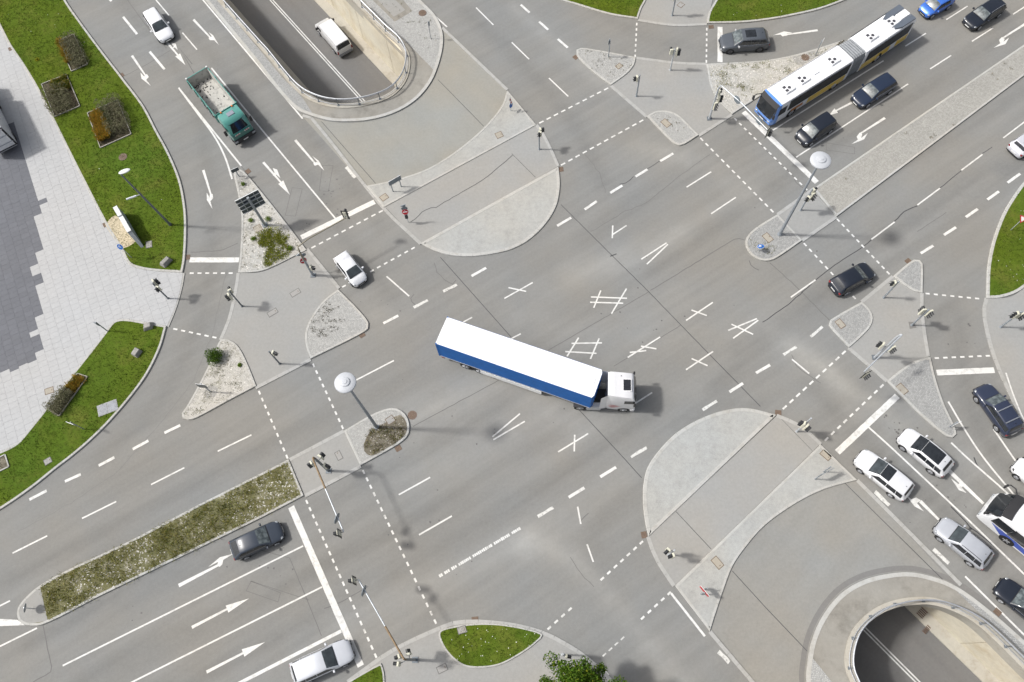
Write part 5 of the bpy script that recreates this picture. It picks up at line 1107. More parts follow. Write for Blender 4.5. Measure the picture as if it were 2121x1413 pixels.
# --- white lorry standing on the plaza, cut off by the left edge
def edge_truck():
    f = G(26, 288, 1.5); hd = R(-57); root = thing('box_lorry', 'white box lorry with black tail frame on the plaza at the left edge', 'lorry', (f.x, f.y, .075), hd); h = 1.2; WP = paint(WHITEP)
    MB().rbox((-3.6, -h, 1.9), (7.0, 2.4, 2.6), .06).build('cargo_box', WP, root); MB().box((-.03, -h, 1.9), (.05, 2.46, 2.66)).build('rear_frame', BLACK, root); MB().box((-.02, -h, 1.9), (.06, 2.1, 2.3)).build('rear_door', WP, root)
    for z in (.6, 1.3, 2.2, 3.1): MB().box((.05, -h, z), (.05, 2.3, .06)).build('tail_bar', STEEL, root)
    MB().box((-3.6, -h, .55), (7.0, 1.0, .3)).build('chassis', BLACK, root); wheel_parts(root, [(x, y) for x in (-1.4, -6.0) for y in (-.15, -2.25)], .45, .3)
    MB().rbox((-8.2, -h, 1.35), (1.8, 2.2, 2.2), .15).build('cab', WP, root)
edge_truck()
# ------------------------------------------------------------------ street furniture
POLE = solid('pole_grey', (.30, .33, .36), .5, .3, var=.10); POLED = solid('pole_dark', (.16, .18, .20), .5, .3); ZINC = solid('pole_zinc', (.52, .55, .58), .45, .4, var=.1); RUST = solid('pole_weathered', (.22, .155, .09), .75, var=.25, scale=6)
CREAM = solid('signal_cream', (.62, .61, .50), .5, var=.08); VIS = solid('signal_visor', (.025, .027, .03), .5); LENS = solid('signal_lens', (.05, .06, .06), .15, coat=.6)
RED = solid('sign_red', (.45, .018, .025), .45); SWHITE = solid('sign_white', (.72, .73, .73), .45); SBLUE = solid('sign_blue', (.018, .12, .42), .4); SBACK = solid('sign_back', (.20, .235, .265), .45, .4, var=.12); SBDARK = solid('sign_back_dark', (.062, .078, .092), .4, .3, var=.2)
IRON = solid('cast_iron', (.16, .115, .09), .75, var=.25, scale=8); COVER = surface('cover_concrete', (.36, .33, .28), big=.1, fine=.1); COVERL = surface('cover_light', (.32, .31, .295), big=.05, fine=.08); FRAME = solid('cover_frame', (.14, .095, .06), .8, obj=False)
def pdir(base, d):          # plan heading of a direction given on the sheet
    a, b = G(*base), G(base[0]+d[0], base[1]+d[1]); return math.atan2(b.y-a.y, b.x-a.x)
def head3(par, p, yaw, n=3, back=False):
    """signal head facing yaw, centred at p (local to par)"""
    o = MB().rbox((0, 0, 0), (.16, .34, .34*n), .03).build('signal_head', CREAM, par, False, p, yaw)
    if back: MB().rbox((-.02, 0, 0), (.03, .62, .34*n+.3), .05).build('back_board', VIS, o)
    for k in range(n):
        z = (k-(n-1)/2)*.33; m = MB(); r = .125; rows = []
        for x in (.08, .36):
            rows.append([(x, r*math.cos(a)*1.0, z+r*math.sin(a)) for a in [R(-25+230*q/10) for q in range(11)]])
        m.grid(rows); rows2 = [[(x, y*.93, z+(zz-z)*.93) for x, y, zz in rw] for rw in rows]; m.grid([list(reversed(q)) for q in rows2]); m.build('visor', VIS, o)
        MB().cyl((.081, 0, z), (.095, 0, z), .11, n=14).build('lens', LENS, o)
    return o
def signal(label, base, h, heads, r=.075, mat=None, extra=None):
    b = G(*base); t = thing('traffic_signal', label, 'traffic light', (b.x, b.y, .05), 0, 'traffic signals at the junction')
    MB().cyl((0, 0, 0), (0, 0, h), r, r*.9, 12).build('pole', mat or POLE, t, True); MB().cyl((0, 0, 0), (0, 0, .12), r*1.7, r*1.2, 12).build('pole_base', mat or POLE, t); MB().cyl((0, 0, h), (0, 0, h+.04), r*1.05, r*.6, 10).build('pole_cap', mat or POLE, t)
    for d, n, z, side, gap in heads:
        yaw = pdir(base, d); ya = yaw+R(side); head3(t, (math.cos(ya)*gap, math.sin(ya)*gap, z), yaw, n)
        MB().tube([(0, 0, z+.1), (math.cos(ya)*gap, math.sin(ya)*gap, z+.1)], .025, 6).build('bracket', POLED, t)
    return t
Hd = lambda d, n=3, z=2.7, side=90, gap=.27: (d, n, z, side, gap)
signal('two-headed signal post on the plaza pavement beside the slip road', (349, 619), 3.2, [Hd((1, -.6), 3, 2.75, 60), Hd((-.7, 1), 2, 2.5, 90)], mat=POLED)
signal('signal post at the left kerb of the footway facing the slip road', (502, 635), 3.2, [Hd((-.4, -1), 2, 2.7, 0), Hd((-1, .5), 3, 2.6, 30)], mat=POLED)
signal('single-headed signal post on the footway above the lower gravel triangle', (580, 754), 3.0, [Hd((1, .3), 2, 2.6, 20)], mat=POLED)
signal('short signal post at the tip of the upper concrete semicircle', (1117, 310), 3.0, [Hd((.6, -.2), 2, 2.75, 30, .2), Hd((-.6, .8), 2, 2.75, 60, .2)])
signal('signal post on the footway between the two upper cobbled islands', (1318, 200), 3.1, [Hd((-1, .2), 2, 2.75, 10)])
signal('two-headed signal post beside the top slip road left of the grey SUV', (1388, 146), 3.0, [Hd((1, .1), 3, 2.6, 10), Hd((-.3, -1), 2, 2.7, 90)], mat=ZINC)
signal('signal post on the footway at the top edge between the grass patches', (1392, 33), 3.0, [Hd((1, -.1), 3, 2.7, 0), Hd((-1, .2), 2, 2.6, 0)])
signal('two-headed signal post in a dark tarmac patch between the eastern islands', (1888, 674), 3.3, [Hd((.5, .9), 3, 2.75, 60), Hd((-.3, -1), 3, 2.75, 70)])
signal('two-headed signal post on the footway at the right edge', (2072, 678), 3.3, [Hd((.5, .9), 3, 2.7, 60), Hd((-1, .1), 3, 2.8, 10)])
signal('signal post with one dark double head beside the small eastern cobbled triangle', (1830, 617), 3.2, [Hd((-1, .15), 2, 3.0, 0, .3)])
signal('two-headed signal post on the path between the southern concrete islands', (1385, 1150), 3.0, [Hd((-.8, .25), 3, 2.5, 60, .35), Hd((-.6, .7), 3, 2.3, -60, .4)], mat=ZINC)
signal('signal post partly under the bottom tree', (1165, 1356), 2.9, [Hd((1, .2), 2, 2.5, -20)], mat=ZINC)
signal('signal post with a round mirror beside the right-hand disc street lamp', (1658, 436), 3.6, [Hd((.6, .8), 3, 2.6, 45, .32), Hd((-.8, .5), 2, 2.5, 40, .32), Hd((.9, -.6), 2, 3.0, 0, .3)])
signal('signal post at the top corner of the lower concrete crescent', (1650, 894), 3.9, [Hd((.8, .7), 3, 2.7, -60, .4), Hd((-.6, -.3), 3, 2.7, 60, .35)], mat=ZINC)
def mast(label, base, h, arm, end_h, heads, pole_heads, signs=(), r=.10, mat_up=None, mat_arm=None, rust=False):
    """cantilever signal mast: vertical pole, bent arm through the plan points given at arm height"""
    b = G(*base); t = thing('signal_mast', label, 'traffic light', (b.x, b.y, .05), 0, 'cantilever signal masts'); mu = mat_up or POLE; ma = mat_arm or ZINC
    MB().cyl((0, 0, 0), (0, 0, h-.6), r*1.15, r, 14).build('pole', mu, t, True); MB().box((0, 0, .03), (.45, .45, .06)).build('base_plate', POLED, t)
    ps = [G(x, y, end_h)-b for x, y in arm]; e = ps[-1]; mid = [Vector((p.x, p.y, end_h-.05)) for p in ps[:-1]]
    first = Vector((ps[0].x, ps[0].y, end_h)); curve = []
    P0, P1, P2 = Vector((0, 0, h-.6)), Vector((0, 0, end_h+.05)), first
    for k in range(9): q = k/8; curve.append(P0*(1-q)**2+P1*2*q*(1-q)+P2*q*q)
    tail = [Vector((p.x, p.y, end_h+.02*i)) for i, p in enumerate(ps[1:], 1)]
    pts = curve+tail
    if rust:
        m_ = curve+[curve[-1].lerp(tail[-1], .40)]; MB().tube(m_, .075, 10).build('arm_inner', RUST, t, True); MB().tube([curve[-1].lerp(tail[-1], .40), tail[-1]], .055, 10).build('arm_outer', ma, t, True)
    else: MB().tube(pts, [.10-.045*i/(len(pts)-1) for i in range(len(pts))], 10).build('arm', ma, t, True)
    for d, n, dz, off in heads:
        yaw = pdir(base, d); head3(t, (e.x+off[0], e.y+off[1], end_h+dz), yaw, n, True); MB().tube([(e.x, e.y, end_h), (e.x+off[0], e.y+off[1], end_h+dz)], .03, 6).build('bracket', POLED, t)
    for d, n, z, side, gap in pole_heads:
        yaw = pdir(base, d); ya = yaw+R(side); head3(t, (math.cos(ya)*gap, math.sin(ya)*gap, z), yaw, n); MB().tube([(0, 0, z), (math.cos(ya)*gap, math.sin(ya)*gap, z)], .03, 6).build('bracket', POLED, t)
    for q, dd in signs:
        p = curve[-1].lerp(tail[-1], q); yaw = pdir(base, dd); cx, cy = math.cos(yaw), math.sin(yaw)
        MB().cyl((p.x+cx*.09, p.y+cy*.09, end_h-.05), (p.x+cx*.13, p.y+cy*.13, end_h-.05), .42, n=20).build('round_sign', SBACK, t)
    return t
mast('steel signal mast arching over the stop line in front of the articulated bus', (1468.7, 246.6), 4.6, [(1498, 182), (1535, 214), (1589, 270)], 5.2, [((.8, .5), 3, -.25, (.15, -.05))], [Hd((.9, -.1), 3, 2.9, 0, .35), Hd((.4, .9), 3, 2.3, 10, .32), Hd((.6, -.5), 2, 3.7, 0, .3)], [(.30, (.8, -.5)), (.80, (.8, -.5))], mat_up=ZINC)
mast('brown signal mast with no-entry sign on the point of the gravel sign island', (649, 571), 3.6, [(617, 512), (640, 495), (716, 453)], 4.6, [((.3, -1), 3, .2, (.0, .25))], [Hd((.9, .2), 2, 1.7, 0, .32)], r=.11, mat_arm=solid('arm_olive', (.22, .20, .15), .6))
mast('weathered signal mast reaching over the road from the western refuge', (681, 975.7), 5.0, [(650, 955), (712, 1102)], 5.2, [((-1, .15), 3, -.1, (-.35, -.1))], [Hd((.6, -.9), 3, 3.4, 0, .4), Hd((.9, .3), 3, 2.4, 0, .4), Hd((-.8, .5), 3, 3.6, 0, .45)], [(.82, (-.9, -.3))], mat_up=POLED, rust=True)
mast('weathered signal mast reaching over the road from the bottom footway', (860, 1366.8), 5.0, [(836, 1364), (743, 1201)], 5.2, [((-1, .15), 3, -.1, (-.35, -.05))], [Hd((-.2, -1), 3, 2.6, 0, .4), Hd((-1, -.1), 3, 3.6, 30, .7), Hd((-1, .4), 3, 3.2, -40, .7)], [(.85, (-.9, -.3))], mat_up=POLED, rust=True)
mast('signal mast with bent arm on the southeast refuge beside the cobbled wedge', (1811, 741), 5.0, [(1868, 694), (1789, 771)], 5.3, [((.5, .8), 3, -.1, (.15, -.2))], [Hd((.5, .9), 3, 2.9, 20, .42), Hd((-.8, -.4), 3, 2.6, 20, .4)], [(.35, (.6, .5))], mat_up=ZINC, rust=False)

def disc_lamp(label, base, h, rr):
    b = G(*base); t = thing('street_lamp', label, 'street lamp', (b.x, b.y, .1), 0, 'disc street lamps')
    MB().cyl((0, 0, 0), (0, 0, h-.25), .155, .085, 16).build('pole', POLE, t, True); MB().cyl((0, 0, 0), (0, 0, .25), .24, .19, 16).build('pole_base', POLE, t); MB().cyl((0, 0, h-.7), (0, 0, h-.2), .10, .22, 14).build('collar', POLE, t, True)
    LW = solid('lamp_white', (.47, .49, .52), .5, var=.03)
    d = MB().lathe([(0, h-.28), (rr*.5, h-.27), (rr*.96, h-.20), (rr, h-.14), (rr*.985, h-.05), (rr*.95, h-.02), (rr*.60, h+.03), (rr*.45, h+.05)], 40).build('lamp_disc', LW, t, True)
    MB().lathe([(rr*.46, h+.05), (rr*.44, h+.12), (rr*.40, h+.135), (rr*.22, h+.15), (rr*.20, h+.19), (0, h+.195)], 36).build('lamp_cap', LW, d, True)
    MB().lathe([(rr*.5, h-.30), (rr*.9, h-.23)], 36).build('diffuser', solid('lamp_diffuser', (.7, .7, .66), .4), d)
disc_lamp('disc-topped street lamp on the planted island left of the lorry', (781, 886), 11.9, .80)
disc_lamp('disc-topped street lamp on the rounded island at the right', (1614, 487), 11.9, .82)
def pole_lamp():
    b = G(354, 467); h = 9.1; t = thing('street_lamp', 'tall street lamp with oblong white head on the left lawn', 'street lamp', (b.x, b.y, .1)); MB().cyl((0, 0, 0), (-.35, -.25, h), .12, .065, 14).build('pole', POLED, t, True); MB().cyl((0, 0, 0), (0, 0, .3), .17, .14, 14).build('pole_base', POLED, t)
    yaw = pdir((262, 350), (22, -8)); LW = solid('lamp_white', (.66, .68, .71), .45)
    hd = MB().blob((0, 0, 0), (.52, .22, .10), 2, .0, 8, 16).build('lamp_head', solid('lamp_head_white', (.78, .79, .80), .35), t, 'all', (-.35+.42*math.cos(yaw), -.25+.42*math.sin(yaw), h+.05), yaw)
    y2 = pdir((300, 400), (-20, 7)); x0, y0, z0 = -.2, -.14, 5.6
    MB().tube([(x0, y0, z0), (x0+.4*math.cos(y2), y0+.4*math.sin(y2), z0+.05)], .035, 8).build('side_arm', ZINC, t); MB().rbox((x0+.85*math.cos(y2), y0+.85*math.sin(y2), z0+.05), (.95, .16, .12), .04, y2).build('side_luminaire', ZINC, t)
pole_lamp()

def panel_sign(label, posts, along, w, z0, z1, front, back, cat='sign', ribs=0, tilt=0, post_r=.05, name='road_sign', cpt=None):
    """flat sign board on posts; along = direction of the board on the sheet"""
    ps = [G(*p) for p in posts]; c = sum(ps, Vector((0, 0)))/len(ps); yaw = pdir(posts[0], along); t = thing(name, label, cat, (c.x, c.y, .08), yaw)
    ci, si = math.cos(-yaw), math.sin(-yaw)
    for p in ps: q = p-c; MB().cyl((q.x*ci-q.y*si, q.x*si+q.y*ci, 0), (q.x*ci-q.y*si, q.x*si+q.y*ci, z1-.05), post_r, n=10).build('post', POLE, t, True)
    MB().box((0, -.09, (z0+z1)/2), (w, .03, z1-z0)).build('board', back, t)
    MB().box((0, -.112, (z0+z1)/2), (w*.96, .008, (z1-z0)*.96)).build('sign_face' if not ribs else 'board_back', front, t)
    return t, c
# large direction sign seen from behind
def gantry_sign():
    base = (550, 468); b = G(*base); yaw = pdir((479, 407), (39, -20)); t = thing('direction_sign', 'large direction sign seen from behind on the gravel island, dark board with pale ribs', 'road sign', (b.x, b.y, .12), yaw)
    MB().cyl((0, 0, 0), (0, 0, 4.9), .14, .12, 14).build('post', POLE, t, True); MB().box((0, 0, .05), (.5, .5, .1)).build('base_plate', POLED, t)
    w, z0, z1 = 2.25, 2.75, 5.05
    for k in range(4):
        za, zb_ = lerp(z0, z1, k/4), lerp(z0, z1, (k+1)/4); MB().box((0, .22, (za+zb_)/2), (w, .04, zb_-za-.02)).build('board_panel', SBDARK, t)
        MB().box((0, .165, za+.04), (w, .06, .05)).build('rib', SWHITE, t)
    MB().box((0, .165, z1-.01), (w, .07, .05)).build('rib', SWHITE, t)
    for x in (-.62, .62): MB().box((x, .15, (z0+z1)/2), (.05, .08, z1-z0)).build('rib', ZINC, t)
    MB().box((0, .10, 4.1), (1.3, .10, .14)).build('crossbar', POLE, t)
gantry_sign()
def sign_small(label, base, along, w, z0, z1, face, back=None, **k): return panel_sign(label, base if isinstance(base, list) else [base], along, w, z0, z1, face, back or SBACK, **k)
sign_small('two-post direction board seen from behind on the upper concrete crescent', [(814.6, 398), (831.6, 388)], (26, -15), 1.35, 1.25, 1.95, SBACK, SWHITE)
sign_small('small twin-panel sign on the tip of the gravel sign island', (496, 367), (13, -6), .75, 1.0, 1.5, SBDARK, SWHITE)
sign_small('two-post direction board on the corner of the lower concrete crescent', [(1687, 993), (1705, 978)], (27, -14), 1.3, 1.2, 1.9, SWHITE, SBACK)
sign_small('narrow sign at the tip of the eastern cobbled wedge', (1965, 885), (15, -8), .65, .8, 1.5, SBACK, SWHITE)
sign_small('black and white chevron board with red disc on the lower concrete crescent', [(1451, 1231), (1457, 1222)], (16, 19), 1.0, 1.0, 1.6, RED, SWHITE)
sign_small('small dark sign on a thin post beside the plaza lawn corner', (224, 687), (6, 3), .35, 1.6, 2.2, SBDARK)
sign_small('white-edged sign board standing in the lower gravel triangle', (438, 813), (18, 2), .85, 1.5, 2.4, SBDARK, SWHITE)
sign_small('white sign board on a thin post in the lower left lawn', (176, 890), (18, 7), .75, 2.0, 2.3, SWHITE, SWHITE, post_r=.04)
sign_small('small sign on a thin post on the upper left cobbled island', (1260, 120), (-4, 8), .40, 1.9, 2.5, SWHITE)
sign_small('white stop board beside the articulated bus on the upper gravel island', [(1688, 117)], (6, -12), .6, 1.4, 2.3, SWHITE, SWHITE)
sign_small('thin post with a small plate on the cobbles beside the upper underpass', (893, 82), (3, -6), .20, 1.9, 2.5, SBACK, post_r=.03)
def round_sign(label, base, face, mats, z, rr, tilt=0, shape='disc', h=None):
    b = G(*base); yaw = pdir(base, face); t = thing('road_sign', label, 'road sign', (b.x, b.y, .1), yaw); MB().cyl((0, 0, 0), (0, 0, z+rr*.8), .035, n=10).build('post', ZINC, t, True)
    n = 24 if shape == 'disc' else 3; tl_ = R(tilt)
    def plate(nm, x, r, mat, th=.02):
        pts = []
        for i in range(n):
            a = 2*math.pi*i/n+(math.pi/2 if shape != 'tri_up' else math.pi/2)
            if shape == 'tri_down': a = -math.pi/2+2*math.pi*i/3
            pts.append((r*math.cos(a), r*math.sin(a)))
        vs = []
        for dx in (0, th):
            for y, zz in pts: xx = x+dx; vs.append((xx*math.cos(tl_)-zz*math.sin(tl_), y, z+xx*math.sin(tl_)+zz*math.cos(tl_)))
        MB().add(vs, [tuple(range(n-1, -1, -1)), tuple(range(n, 2*n))]+[(i, (i+1) % n, n+(i+1) % n, n+i) for i in range(n)]).build(nm, mat, t)
    plate('sign_back', .045, rr, SBACK)
    for k, (m_, q) in enumerate(mats): plate('sign_face', .067+.006*k, rr*q, m_, .004)
    return t, tl_
def bar_on(t, tl_, z, x, y0, y1, z0, z1, mat, nm='symbol'):
    vs = [(x*math.cos(tl_)-zz*math.sin(tl_), y, z+x*math.sin(tl_)+zz*math.cos(tl_)) for y, zz in ((y0, z0), (y1, z0), (y1, z1), (y0, z1))]; MB().add(vs, [(0, 1, 2, 3)]).build(nm, mat, t)
t, q = round_sign('blue round arrow sign on the rounded island under the right disc lamp', (1571, 521), (-.5, -.9), [(SWHITE, .99), (SBLUE, .93)], .75, .33, 62)
bar_on(t, q, .75, .083, -.05, .05, -.18, .10, SWHITE); bar_on(t, q, .75, .084, -.02, .17, -.02, -.14, SWHITE)
t, q = round_sign('blue round cycle path sign at the sandy lawn corner', (274, 535), (-.4, .9), [(SWHITE, .99), (SBLUE, .92)], 2.2, .32, 30)
bar_on(t, q, 2.2, .083, -.14, .14, -.03, .03, SWHITE)
round_sign('red and white give-way triangle in the right-hand lawn', (2092, 478), (-.3, 1), [(RED, .97), (SWHITE, .62)], 2.1, .50, 25, 'tri_down')
round_sign('dark round sign seen from behind on the paved tip of the weedy median', (69, 1261), (-1, .05), [(SBDARK, .9)], .9, .35, 20)
t, q = round_sign('no-entry sign on a post at the corner of the upper concrete crescent', (846, 461), (.1, 1), [(SWHITE, .99), (RED, .93)], 1.9, .32, 25)
bar_on(t, q, 1.9, .083, -.21, .21, -.05, .05, SWHITE); MB().cyl((-.09, 0, 2.75), (-.05, 0, 2.75), .33, n=3).build('triangle_plate', SBACK, t); MB().cyl((-.10, 0, 2.3), (-.06, 0, 2.3), .30, n=20).build('round_plate', SBACK, t); MB().rbox((.12, .0, 1.2), (.2, .28, .5), .03).build('signal_box', VIS, t)
t, q = round_sign('no-entry sign on the mast at the point of the gravel sign island', (642, 563), (.5, .8), [(SWHITE, .99), (RED, .93)], 2.2, .32, 25)
bar_on(t, q, 2.2, .083, -.21, .21, -.05, .05, SWHITE); MB().cyl((-.09, 0, 3.2), (-.05, 0, 3.2), .36, n=3).build('triangle_plate', SBACK, t); MB().cyl((-.10, .25, 2.8), (-.06, .25, 2.8), .25, n=20).build('round_plate', SBACK, t)
t, q = round_sign('blue and red keep-right sign on the upper tip of the concrete crescent', (1058, 231), (.9, .4), [(SWHITE, .99), (SBLUE, .9)], .9, .3, 15)
for k in range(5): bar_on(t, q, 1.5, .06, -.12, .12, -.4+k*.16, -.4+(k+1)*.16, RED if k % 2 else SWHITE, 'chevron_stripe')

# covers and grates
def cover_sq(label, c, along, w, d, mat, fr=True, z=.056):
    g = G(*c); t = thing('utility_cover', label, 'utility cover', (g.x, g.y, 0), pdir(c, along), 'rectangular utility covers')
    MB().box((0, 0, z+.004), (w, d, .012)).build('cover_frame', FRAME if fr else TARG, t); MB().box((0, 0, z+.008), (w-.10, d-.10, .012)).build('cover_slab', mat, t); MB().box((w*.3, 0, z+.016), (.05, .12, .004)).build('lifting_slot', FRAME, t)
for lb, c, al, w, d, m_, fr, z in [('pale utility cover nearer the cobbled quarter island on the western footway', (612, 607), (15, -9), .95, .55, COVERL, False, .05), ('pale utility cover in the middle of the western footway', (565, 648), (15, -9), .95, .55, COVERL, False, .05), ('sandy utility cover at the corner of the upper concrete crescent', (796, 410), (9, -6), .75, .65, COVER, True, .106),
    ('sandy utility cover midway on the upper concrete crescent', (1034, 281), (12, -5), .70, .70, COVER, True, .106), ('sandy utility cover on the teardrop cobbled island', (1379, 257), (9, 8), .95, .65, COVER, True, .136), ('sandy utility cover on the upper left cobbled island', (1282, 139), (10, -7), .65, .55, COVER, True, .136), ('sandy utility cover beside the right disc lamp', (1589.5, 494), (10, -7), .65, .95, COVER, True, .136),
    ('pale utility cover on the western median refuge', (702, 944), (-5, -10), .80, .50, COVERL, False, .05), ('sandy utility cover beside the chevron board', (1485.5, 1166), (13, 15), .95, .60, COVER, True, .106), ('sandy utility cover at the top corner of the lower concrete crescent', (1710, 943), (13, 11), .90, .60, COVER, True, .106),
    ('sandy utility cover on the rounded eastern cobbled island', (1739.5, 672), (-9, 6), .60, .85, COVER, True, .136), ('sandy utility cover on the eastern cobbled wedge', (1867, 807), (-9, 7), .65, .95, COVER, True, .136), ('pale utility cover on the footway at the top edge', (1410, 11), (9, -8), .65, .60, COVERL, True, .05), ('pale utility cover with dark centre on the bottom footway', (916, 1385), (18, -9), .80, .55, COVERL, False, .05),
    ('brown-framed utility cover in the gravel sign island', (535, 475), (10, -5), .75, .75, COVER, True, .14), ('pale utility cover on the cobbles beside the left disc lamp', (809, 871), (10, -7), .75, .65, COVERL, True, .136), ('brown and white utility cover in the plaza paving', (103, 810), (12, -4), .80, .60, COVER, True, .076), ('pale slab cover in the bottom lawn', (957, 1305), (10, -3), .70, .55, COVERL, False, .15), ('pale slab cover in the left lawn corner', (310, 508), (10, -2), .60, .75, COVERL, False, .15), ('pale slab cover in the lower left lawn', (101, 956), (12, -7), .65, .55, COVERL, False, .15)]: cover_sq(lb, c, al, w, d, m_, fr, z)
def manhole(label, c, rr, z): 
    g = G(*c); t = thing('manhole_cover', label, 'manhole cover', (g.x, g.y, 0), .4, 'round manhole covers'); MB().lathe([(0, z+.010), (rr*.80, z+.010), (rr*.82, z+.004), (rr*.86, z+.014), (rr, z+.012), (rr*1.02, z-.01)], 28).build('cover_ring', IRON, t)
    for k in range(5): MB().box((0, (k-2)*rr*.28, z+.014), (rr*(1.4-.2*abs(k-2)), rr*.10, .01)).build('cover_rib', FRAME, t)
manhole('rusty round manhole cover in the left lawn', (256, 327), .42, .15); manhole('rusty round manhole cover on the cobbles beside the upper underpass', (875.5, 29), .42, .15); manhole('rusty round manhole cover in the road by the left disc lamp island', (854, 860), .40, .004); manhole('rusty round manhole cover on the upper gravel island beside the bus', (1667, 121), .42, .146)
g = G(2043, 1391, ZF+.16); 
def grate(label, c, along, z=.004):
    g = G(*c); t = thing('drain_grate', label, 'drain', (g.x, g.y, 0), pdir(c, along), 'roadside drain grates'); MB().box((0, 0, z+.003), (.52, .46, .008)).build('grate_frame', FRAME, t)
    for k in range(5): MB().box((0, -.18+k*.09, z+.012), (.46, .05, .012)).build('grate_bar', IRON, t)
for lb, c, al in [('drain grate in the gutter beside the left lawn', (252, 156), (10, 13)), ('drain grate by the slip road stop line at the left', (389, 533), (0, 10)), ('drain grate at the tip of the gravel sign island', (514, 355), (8, 9)), ('drain grate at the corner of the cobbled quarter island', (750, 694), (10, -6)), ('drain grate below the planted lamp island', (825, 929), (10, -6)), ('drain grate at the tip of the upper left cobbled island', (1192, 119), (8, 7)),
    ('drain grate at the edge of the upper concrete semicircle', (1162, 351), (2, 10)), ('drain grate by the top slip road crossing', (1473, 56), (10, -1)), ('drain grate at the tip of the small eastern cobbled triangle', (1881, 541), (9, -7)), ('drain grate at the top of the lower concrete semicircle', (1612, 855), (10, 1)), ('drain grate at the left end of the lower path', (1334, 1108), (2, 10)), ('drain grate above the bottom lawn', (984, 1284), (10, -1)), ('drain grate in the gutter beside the lower right underpass', (2066, 1268), (10, 9)),
    ('drain grate at the edge of the plaza beside the upper lawn', (23, 102), (5, 10)), ('drain grate at the edge of the plaza beside the sandy patch', (219, 466), (5, 10))]: grate(lb, c, al, .008 if c[0] > 240 else .078)
patch('tarmac_patch', [(1881, 667, 1), (1893, 668, 1), (1898, 679, 1), (1884, 682, 1)], .055, GUTTER, ROAD)

# stone blocks, monolith, pit
ROCK = surface('granite_rock', (.30, .29, .275), big=.3, fine=.3, stain=((.16, .16, .16), .5, 3), bumpv=.6)
def boulder(label, c, d, rz, seed):
    g = G(*c); rr = random.Random(seed); mb = MB(); hx, hy, hz = d
    j = lambda s: s*(1+rr.uniform(-.18, .18)); vs = [(j(-hx), j(-hy), 0), (j(hx), j(-hy), 0), (j(hx), j(hy), 0), (j(-hx), j(hy), 0), (j(-hx*.72), j(-hy*.7), hz*.95), (j(hx*.7), j(-hy*.72), hz*1.05), (j(hx*.75), j(hy*.6), hz), (j(-hx*.7), j(hy*.7), hz*.85)]
    mb.add(vs, [(3, 2, 1, 0), (4, 5, 6, 7), (0, 1, 5, 4), (1, 2, 6, 5), (2, 3, 7, 6), (3, 0, 4, 7)])
    o = mb.build('boulder', ROCK, None, False, (g.x, g.y, .10), rz); m = o.modifiers.new('bevel', 'BEVEL'); m.width = .06; m.segments = 2; tag(o, label, 'boulder', 'granite boulders')
boulder('oblong grey boulder at the bottom of the upper left lawn', (346, 546), (.55, .33, .55), .9, 1); boulder('grey boulder at the top corner of the lower left lawn', (310, 678), (.42, .36, .5), .2, 2); boulder('square grey boulder in the middle of the lower left lawn', (285, 733), (.42, .38, .5), 1.1, 3)
def monolith():
    a, b = G(239.5, 430, 1.55), G(269, 481, 1.55); c = (a+b)/2; yaw = math.atan2(b.y-a.y, b.x-a.x); L = (b-a).length; t = thing('stepped_monolith', 'low white stepped wall monument on the sandy patch of the left lawn', 'monument', (c.x, c.y, .12), yaw); WM = solid('monolith_white', (.62, .63, .65), .6, var=.05); GM = solid('monolith_grey', (.34, .37, .39), .6, var=.08)
    for k, (u, v, zt) in enumerate(((0, .37, 1.62), (.37, .68, 1.50), (.68, 1.0, 1.58))): MB().box((lerp(-L/2, L/2, (u+v)/2), 0, zt/2), (L*(v-u)-.01, .40, zt)).build('wall_block', WM, t)
    MB().add([(-L/2, .205, 0), (L/2+.05, .205, 0), (L/2+.05, .205, 1.48), (-L/2, .205, 1.48)], [(0, 1, 2, 3)]).build('cladding', GM, t); MB().add([(L/2+.01, -.2, 1.5), (L/2+.01, .2, 1.5), (L/2+1.1, .22, 0), (L/2+1.1, -.05, 0)], [(0, 1, 2, 3)]).add([(L/2, .2, 1.5), (L/2+1.1, .22, 0), (L/2, .22, 0)], [(0, 1, 2)]).add([(L/2, -.2, 1.5), (L/2, -.2, 0), (L/2+1.1, -.05, 0)], [(0, 1, 2)]).build('sloped_end', GM, t)
monolith()
def pit(label, c, along, w, d):
    g = G(*c); t = thing('planting_pit', label, 'planting pit', (g.x, g.y, .10), pdir(c, along)); MB().box((0, 0, .03), (w-.1, d-.1, .04)).build('soil', SOIL, t)
    for x, y, a, b in ((0, d/2, w, .10), (0, -d/2, w, .10), (w/2, 0, .10, d), (-w/2, 0, .10, d)): MB().box((x, y, .06), (a, b, .14)).build('edging', KERB, t)
pit('small stone-edged planting pit at the lower left edge', (3, 962), (12, -6), 1.2, 1.2)
def grid_cover(label, c, along, w, d):
    g = G(*c); t = thing('access_hatch', label, 'access hatch', (g.x, g.y, .12), pdir(c, along)); HM = solid('hatch_steel', (.20, .21, .235), .55, .3, var=.15)
    MB().box((0, 0, .02), (w, d, .05)).build('hatch_frame', KERB, t)
    for k in range(2): MB().box(((k-.5)*w*.48, 0, .05), (w*.46, d*.92, .02)).build('hatch_leaf', HM, t)
grid_cover('large grey steel access hatch in the lower left lawn', (224.5, 846), (38, -14), 1.75, 1.05)
